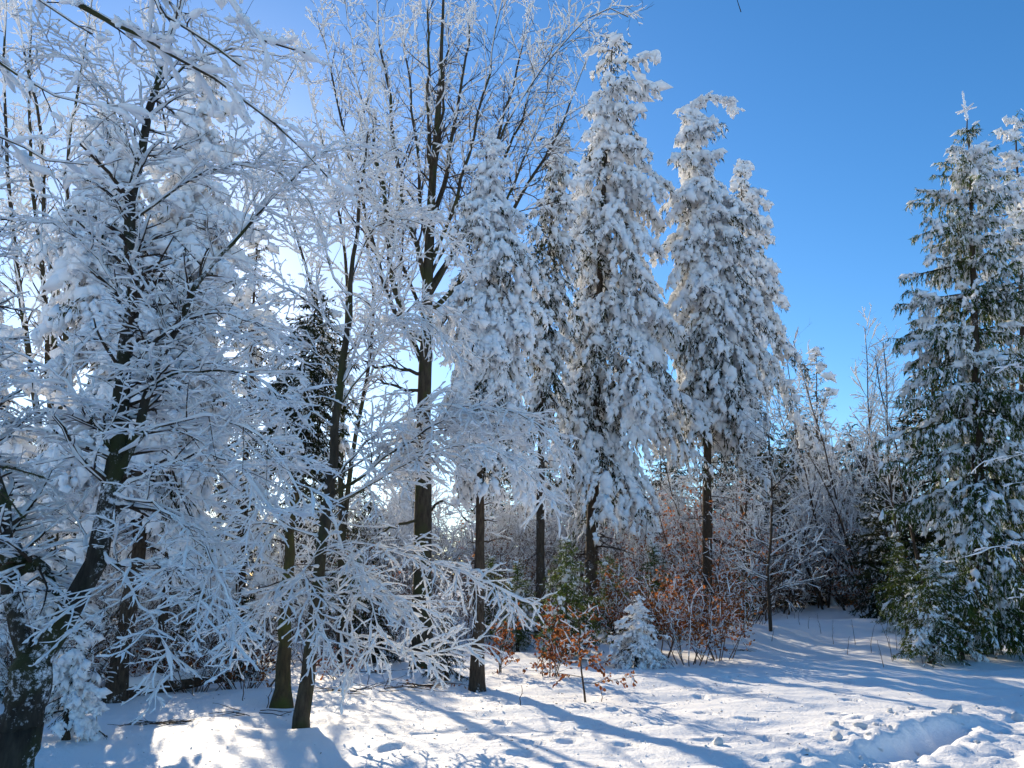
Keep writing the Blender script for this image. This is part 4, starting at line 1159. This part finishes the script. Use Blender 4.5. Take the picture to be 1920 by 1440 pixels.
# ------------------------------------------------------------------ fallen log, brush, stalks, clods
def log_thing():
    rng = np.random.default_rng(61)
    a, b = np.array(at(225, 1305, 11.6, .10)), np.array(at(436, 1272, 13.2, .22))
    root = thing('fallen_log', 'fallen log half buried in snow behind the thin bare stems', 'log', (a + b) / 2)
    c = (a + b) / 2
    P = np.linspace(a - c, b - c, 16) + rng.normal(0, .012, (16, 3))
    R = np.linspace(.13, .085, 16) * (1 + .05 * rng.normal(size=16))
    build('stem', [tubes(P[None], R[None], 10)], [M_SPRUCE], root)
    Ps = P + np.array([0, 0, .075])
    build('snow_cover', [tubes(Ps[None], (R * .9 * (1 + .12 * rng.normal(size=16)))[None], 8)], [M_SNOW], root)
    E, Er = grow(rng, P[None], R[None], n=7, L=.5, absl=True, ang=60, K=5, rr=.12, up=.02)
    build('broken_branches', [tubes(E, Er, 4)], [M_TWIG], root, kind='stuff')


log_thing()


def brush(label, px, py, seed, n, L, spread, leaves=0, z=.02, rimed=.15):
    rng = np.random.default_rng(seed)
    g = G(px, py)
    loc = (g[0], g[1], h1(*g))
    root = thing('brushwood', label, 'branch', loc, 'cut branches lying on the snow')
    az = rng.uniform(-.5, .5, n) + rng.choice([0, np.pi], n)
    d = np.stack([np.cos(az), np.sin(az), rng.uniform(-.02, .28, n)], -1)
    K = 6
    P = np.empty((n, K, 3))
    P[:, 0] = rng.normal(0, spread, (n, 3)) * np.array([1, .5, 0]) + np.array([0, 0, z])
    ln = L * rng.uniform(.5, 1.1, n)
    for s in range(1, K):
        d = nrm(d + rng.normal(0, .1, (n, 3)) + np.array([0, 0, -.05]))
        P[:, s] = P[:, s - 1] + d * (ln / (K - 1))[:, None]
    P[:, :, 2] = np.maximum(P[:, :, 2], -.01)
    R = np.linspace(.006, .0025, K)[None].repeat(n, 0)
    T, Tr = grow(rng, P, R, dens=7, L=.3, ang=40, K=4, flat=.6, up=-.01, rr=.6, minr=.0016)
    b = build('branch', [tubes(P, R, 4), tubes(T, Tr, 3)], [M_TWIG], root)
    m = rng.random(len(T)) < rimed
    build('frost', [rime(rng, T[m], Tr[m], .004, 3)], [M_RIME], b, kind='stuff')
    if leaves:
        build('leaves', [leaf_faces(rng, T, dict(dens=leaves, size=.05))], [M_LEAF_RED], root, kind='stuff')


brush('heap of thin cut branches on the snow near the forked tree', 300, 1362, 62, 14, .55, .10)
brush('dark twigs with a few red leaves sticking out of snow by the young spruce', 795, 1290, 63, 14, .42, .10, leaves=12)
brush('thin bare twigs on the snow beside the slender beech', 660, 1310, 64, 10, .6, .2)
brush('thin bare branch lying across the snow below the arching sprays', 720, 1300, 65, 9, .7, .22)
brush('twigs poking from the snow in front of the fallen log', 470, 1345, 66, 8, .5, .2)
brush('small dark branch tip on the snow by the red-brown shrubs', 1398, 1217, 67, 9, .5, .10)
brush('dead branches over the mound at the end of the glade', 1625, 1152, 68, 10, 1.0, .3)
brush('thin twigs at the foot of the big beech', 700, 1262, 69, 12, .7, .3, leaves=5)

# dry stalks standing in the snow
rng = np.random.default_rng(70)
stalk_px = [(1448, 1183), (1432, 1195), (1478, 1178), (1480, 1160), (1447, 1206), (1490, 1170), (1540, 1192), (1562, 1205), (1588, 1220), (1604, 1212), (1632, 1222), (1668, 1218), (1664, 1198), (1672, 1230), (1682, 1220),
            (1706, 1226), (1732, 1236), (1655, 1238), (1516, 1188), (1425, 1188), (1500, 1185), (1694, 1222), (640, 1290), (690, 1285), (850, 1268), (770, 1275), (455, 1322), (500, 1330), (720, 1300), (1130, 1310), (975, 1330)]
for k, p in enumerate(stalk_px):
    g = G(*p)
    Hs = rng.uniform(.25, .75) if p[0] > 1400 else rng.uniform(.12, .4)
    P = np.zeros((1, 7, 3))
    P[0, :, 2] = np.linspace(-.06, Hs, 7)
    bend = rng.normal(0, .18, 2) * Hs
    P[0, :, 0] += np.linspace(0, 1, 7) ** 1.6 * bend[0] + rng.normal(0, .008, 7)
    P[0, :, 1] += np.linspace(0, 1, 7) ** 1.6 * bend[1]
    R = np.linspace(.008, .003, 7)[None]
    T, Tr = grow(rng, P, R, n=int(rng.integers(1, 5)), t0=.35, L=.28 * Hs, absl=True, ang=32, K=4, up=.05, rr=.6, minr=.0025)
    o = build('dry_stalk', [tubes(P, R, 5), tubes(T, Tr, 3)], [M_TWIG_RED if k % 3 else M_TWIG], loc=(g[0], g[1], h1(*g)))
    if p[0] > 1400:
        tag(o, 'thin bare stalk standing out of the snow where the glade narrows', 'stalk', 'dry stalks at the glade end')
    else:
        tag(o, 'short thin stalk poking from snow under the beeches', 'stalk', 'dry stalks under the beeches')

# lumps of snow thrown up along the trodden trench
def clod_mesh(seed):
    rng = np.random.default_rng(seed)
    V = [v for v in ICO]
    Fs, cache = [], {}

    def mid(a, b):
        k = (min(a, b), max(a, b))
        if k not in cache:
            V.append(nrm(V[a] + V[b])); cache[k] = len(V) - 1
        return cache[k]
    for a, b, c in ICOF:
        x, y, z = mid(a, b), mid(b, c), mid(c, a)
        Fs += [[a, x, z], [x, b, y], [z, y, c], [x, y, z]]
    V = np.array(V)
    r = 1 + .55 * vnoise(V[:, 0] * 1.6 + seed * 7.3, V[:, 1] * 1.6 + V[:, 2] * 1.9, seed) + .10 * rng.normal(size=len(V))
    V = V * r[:, None] * np.array([1, .8, .7])
    return V, np.array(Fs)


clods = []
for k in range(5):
    V, Fa = clod_mesh(k + 3)
    clods.append((V, Fa))
clod_me = []
rng = np.random.default_rng(99)
tr_pts = np.array(TRENCH)
n = 0
for k in range(400):
    if n >= 70:
        break
    s = rng.integers(0, len(tr_pts) - 1)
    w = rng.random()
    c = tr_pts[s] * (1 - w) + tr_pts[s + 1] * w
    d = tr_pts[s + 1] - tr_pts[s]
    nn_ = np.array([-d[1], d[0]]) / np.hypot(*d)
    off = rng.choice([-1, 1], p=[.3, .7]) * abs(.72 + rng.normal(0, .38))
    x, y = c + nn_ * off
    sz = .020 * min(rng.lognormal(0, .7), 4.0)
    if y < 4.8 or abs(x) > y * .72 + .3:
        continue
    if len(clod_me) < 5:
        V, Fa = clods[n % 5]
        o = build('snow_clod', [(V, Fa, 0)], [M_SNOW])
        clod_me.append(o)
    else:
        o = clod_me[n % 5].copy()
        scene.collection.objects.link(o)
    o.location = (x, y, h1(x, y) + sz * .25)
    o.rotation_euler = (rng.normal(0, .4), rng.normal(0, .4), rng.uniform(0, 6.28))
    o.scale = (sz * rng.uniform(.8, 1.4), sz, sz)
    tag(o, 'small lump of snow thrown up beside the trodden trench', 'snow lump', 'snow lumps along the trench')
    n += 1

# bits of twig, needles and fallen frost strewn over the snow
rng = np.random.default_rng(123)
M = 1000
bx = rng.normal(-.5, 3.4, M); by = rng.uniform(5.2, 17, M)
dens_ = np.exp(-np.abs(by - 12.5) / 5) * rng.random(M) > .25
bx, by = bx[dens_], by[dens_]
bz = hgt(bx, by) + .004
C = np.stack([bx, by, bz], -1)
D = np.stack([rng.normal(size=len(bx)), rng.normal(size=len(bx)), rng.normal(0, .12, len(bx))], -1)
lit = build('needle_litter', [spikes(rng, C, D, rng.uniform(.015, .06, len(bx)), rng.uniform(.003, .008, len(bx)))], [M_TWIG], kind='stuff')
tag(lit, 'dark needles and twig bits strewn over the snow under the trees', 'litter')
M = 900
bx = rng.normal(0, 3.6, M); by = rng.uniform(5.0, 15, M)
C = np.stack([bx, by, hgt(bx, by) + .003], -1)
cr = build('fallen_frost', [lumps(rng, C, rng.normal(size=(M, 3)), rng.uniform(.005, .014, M), np.ones(M))], [M_SNOW], kind='stuff')
tag(cr, 'crumbs of frost fallen onto the snow from the branches', 'frost')

# a spruce just outside the view: one green bough reaches into it
rng = np.random.default_rng(141)
b = np.array(at(-330, 1500, 3.6))
root = thing('spruce', 'dark green spruce bough reaching in at the edge before the forked tree', 'spruce', b)
tp = resample([np.array([0, 0, -.2]), np.array([.02, 0, 1.2]), np.array([0, .03, 2.6]), np.array([.01, 0, 4.2])], 14, rng, .01)
build('trunk', [tubes(tp[None], np.linspace(.09, .03, 14)[None], 9)], [M_SPRUCE], root)
for pts in ([(-330, 880, 3.6), (-180, 850, 3.6), (-60, 868, 3.6), (20, 878, 3.6), (84, 896, 3.6)], [(-330, 960, 3.6), (-160, 900, 3.5), (-40, 905, 3.5), (10, 930, 3.5), (40, 968, 3.5)],
            [(-330, 780, 3.6), (-200, 740, 3.6), (-100, 760, 3.6), (-20, 800, 3.6)]):
    P = resample([W(*p) - b for p in pts], 14)[None]
    Rb = np.linspace(.012, .003, 14)[None]
    T, Tr = grow(rng, P, Rb, dens=16, t0=.3, L=.10, absl=True, ang=45, K=4, up=-.05, flat=.9, rr=.5, minr=.0018)
    C, D, t_, i_ = along(rng, P, dens=900, t0=.25)
    C2, D2, t2_, i2_ = along(rng, T, dens=700)
    C, D = np.concatenate([C, C2]), np.concatenate([D, D2])
    D = nrm(D) * .8 + rng.normal(0, .55, D.shape)
    build('bough', [tubes(P, Rb, 5, 0), tubes(T, Tr, 3, 0), spikes(rng, C, D, rng.uniform(.012, .02, len(C)), np.full(len(C), .0011), 1)], [M_TWIG, M_NEEDLE_GREEN], root)

# a bare beech outside the view: the end of one thin twig hangs into the sky
broadleaf('beech', 'bare twig end hanging into the open sky from above', (2420, 1500), 4.4, ([(2415, 1000), (2400, 400), (2380, -200)], .09, .05),
          [([(2385, -150, 4.4), (2050, -330, 4.4), (1700, -300, 4.4), (1480, -180, 4.4), (1375, -60, 4.4), (1389, 24, 4.4)], .022, .0032)], 59, limb_rime=0,
          levels=[dict(dens=3, t0=.2, t1=.72, L=.3, absl=True, ang=45, K=5, up=.06, wander=.1, rr=.4, minr=.0025, rimed=.1, th=.004),
                  dict(dens=6, t0=.2, L=.08, absl=True, ang=45, K=4, wander=.1, rr=.5, minr=.002, rimed=.1, th=.004)])
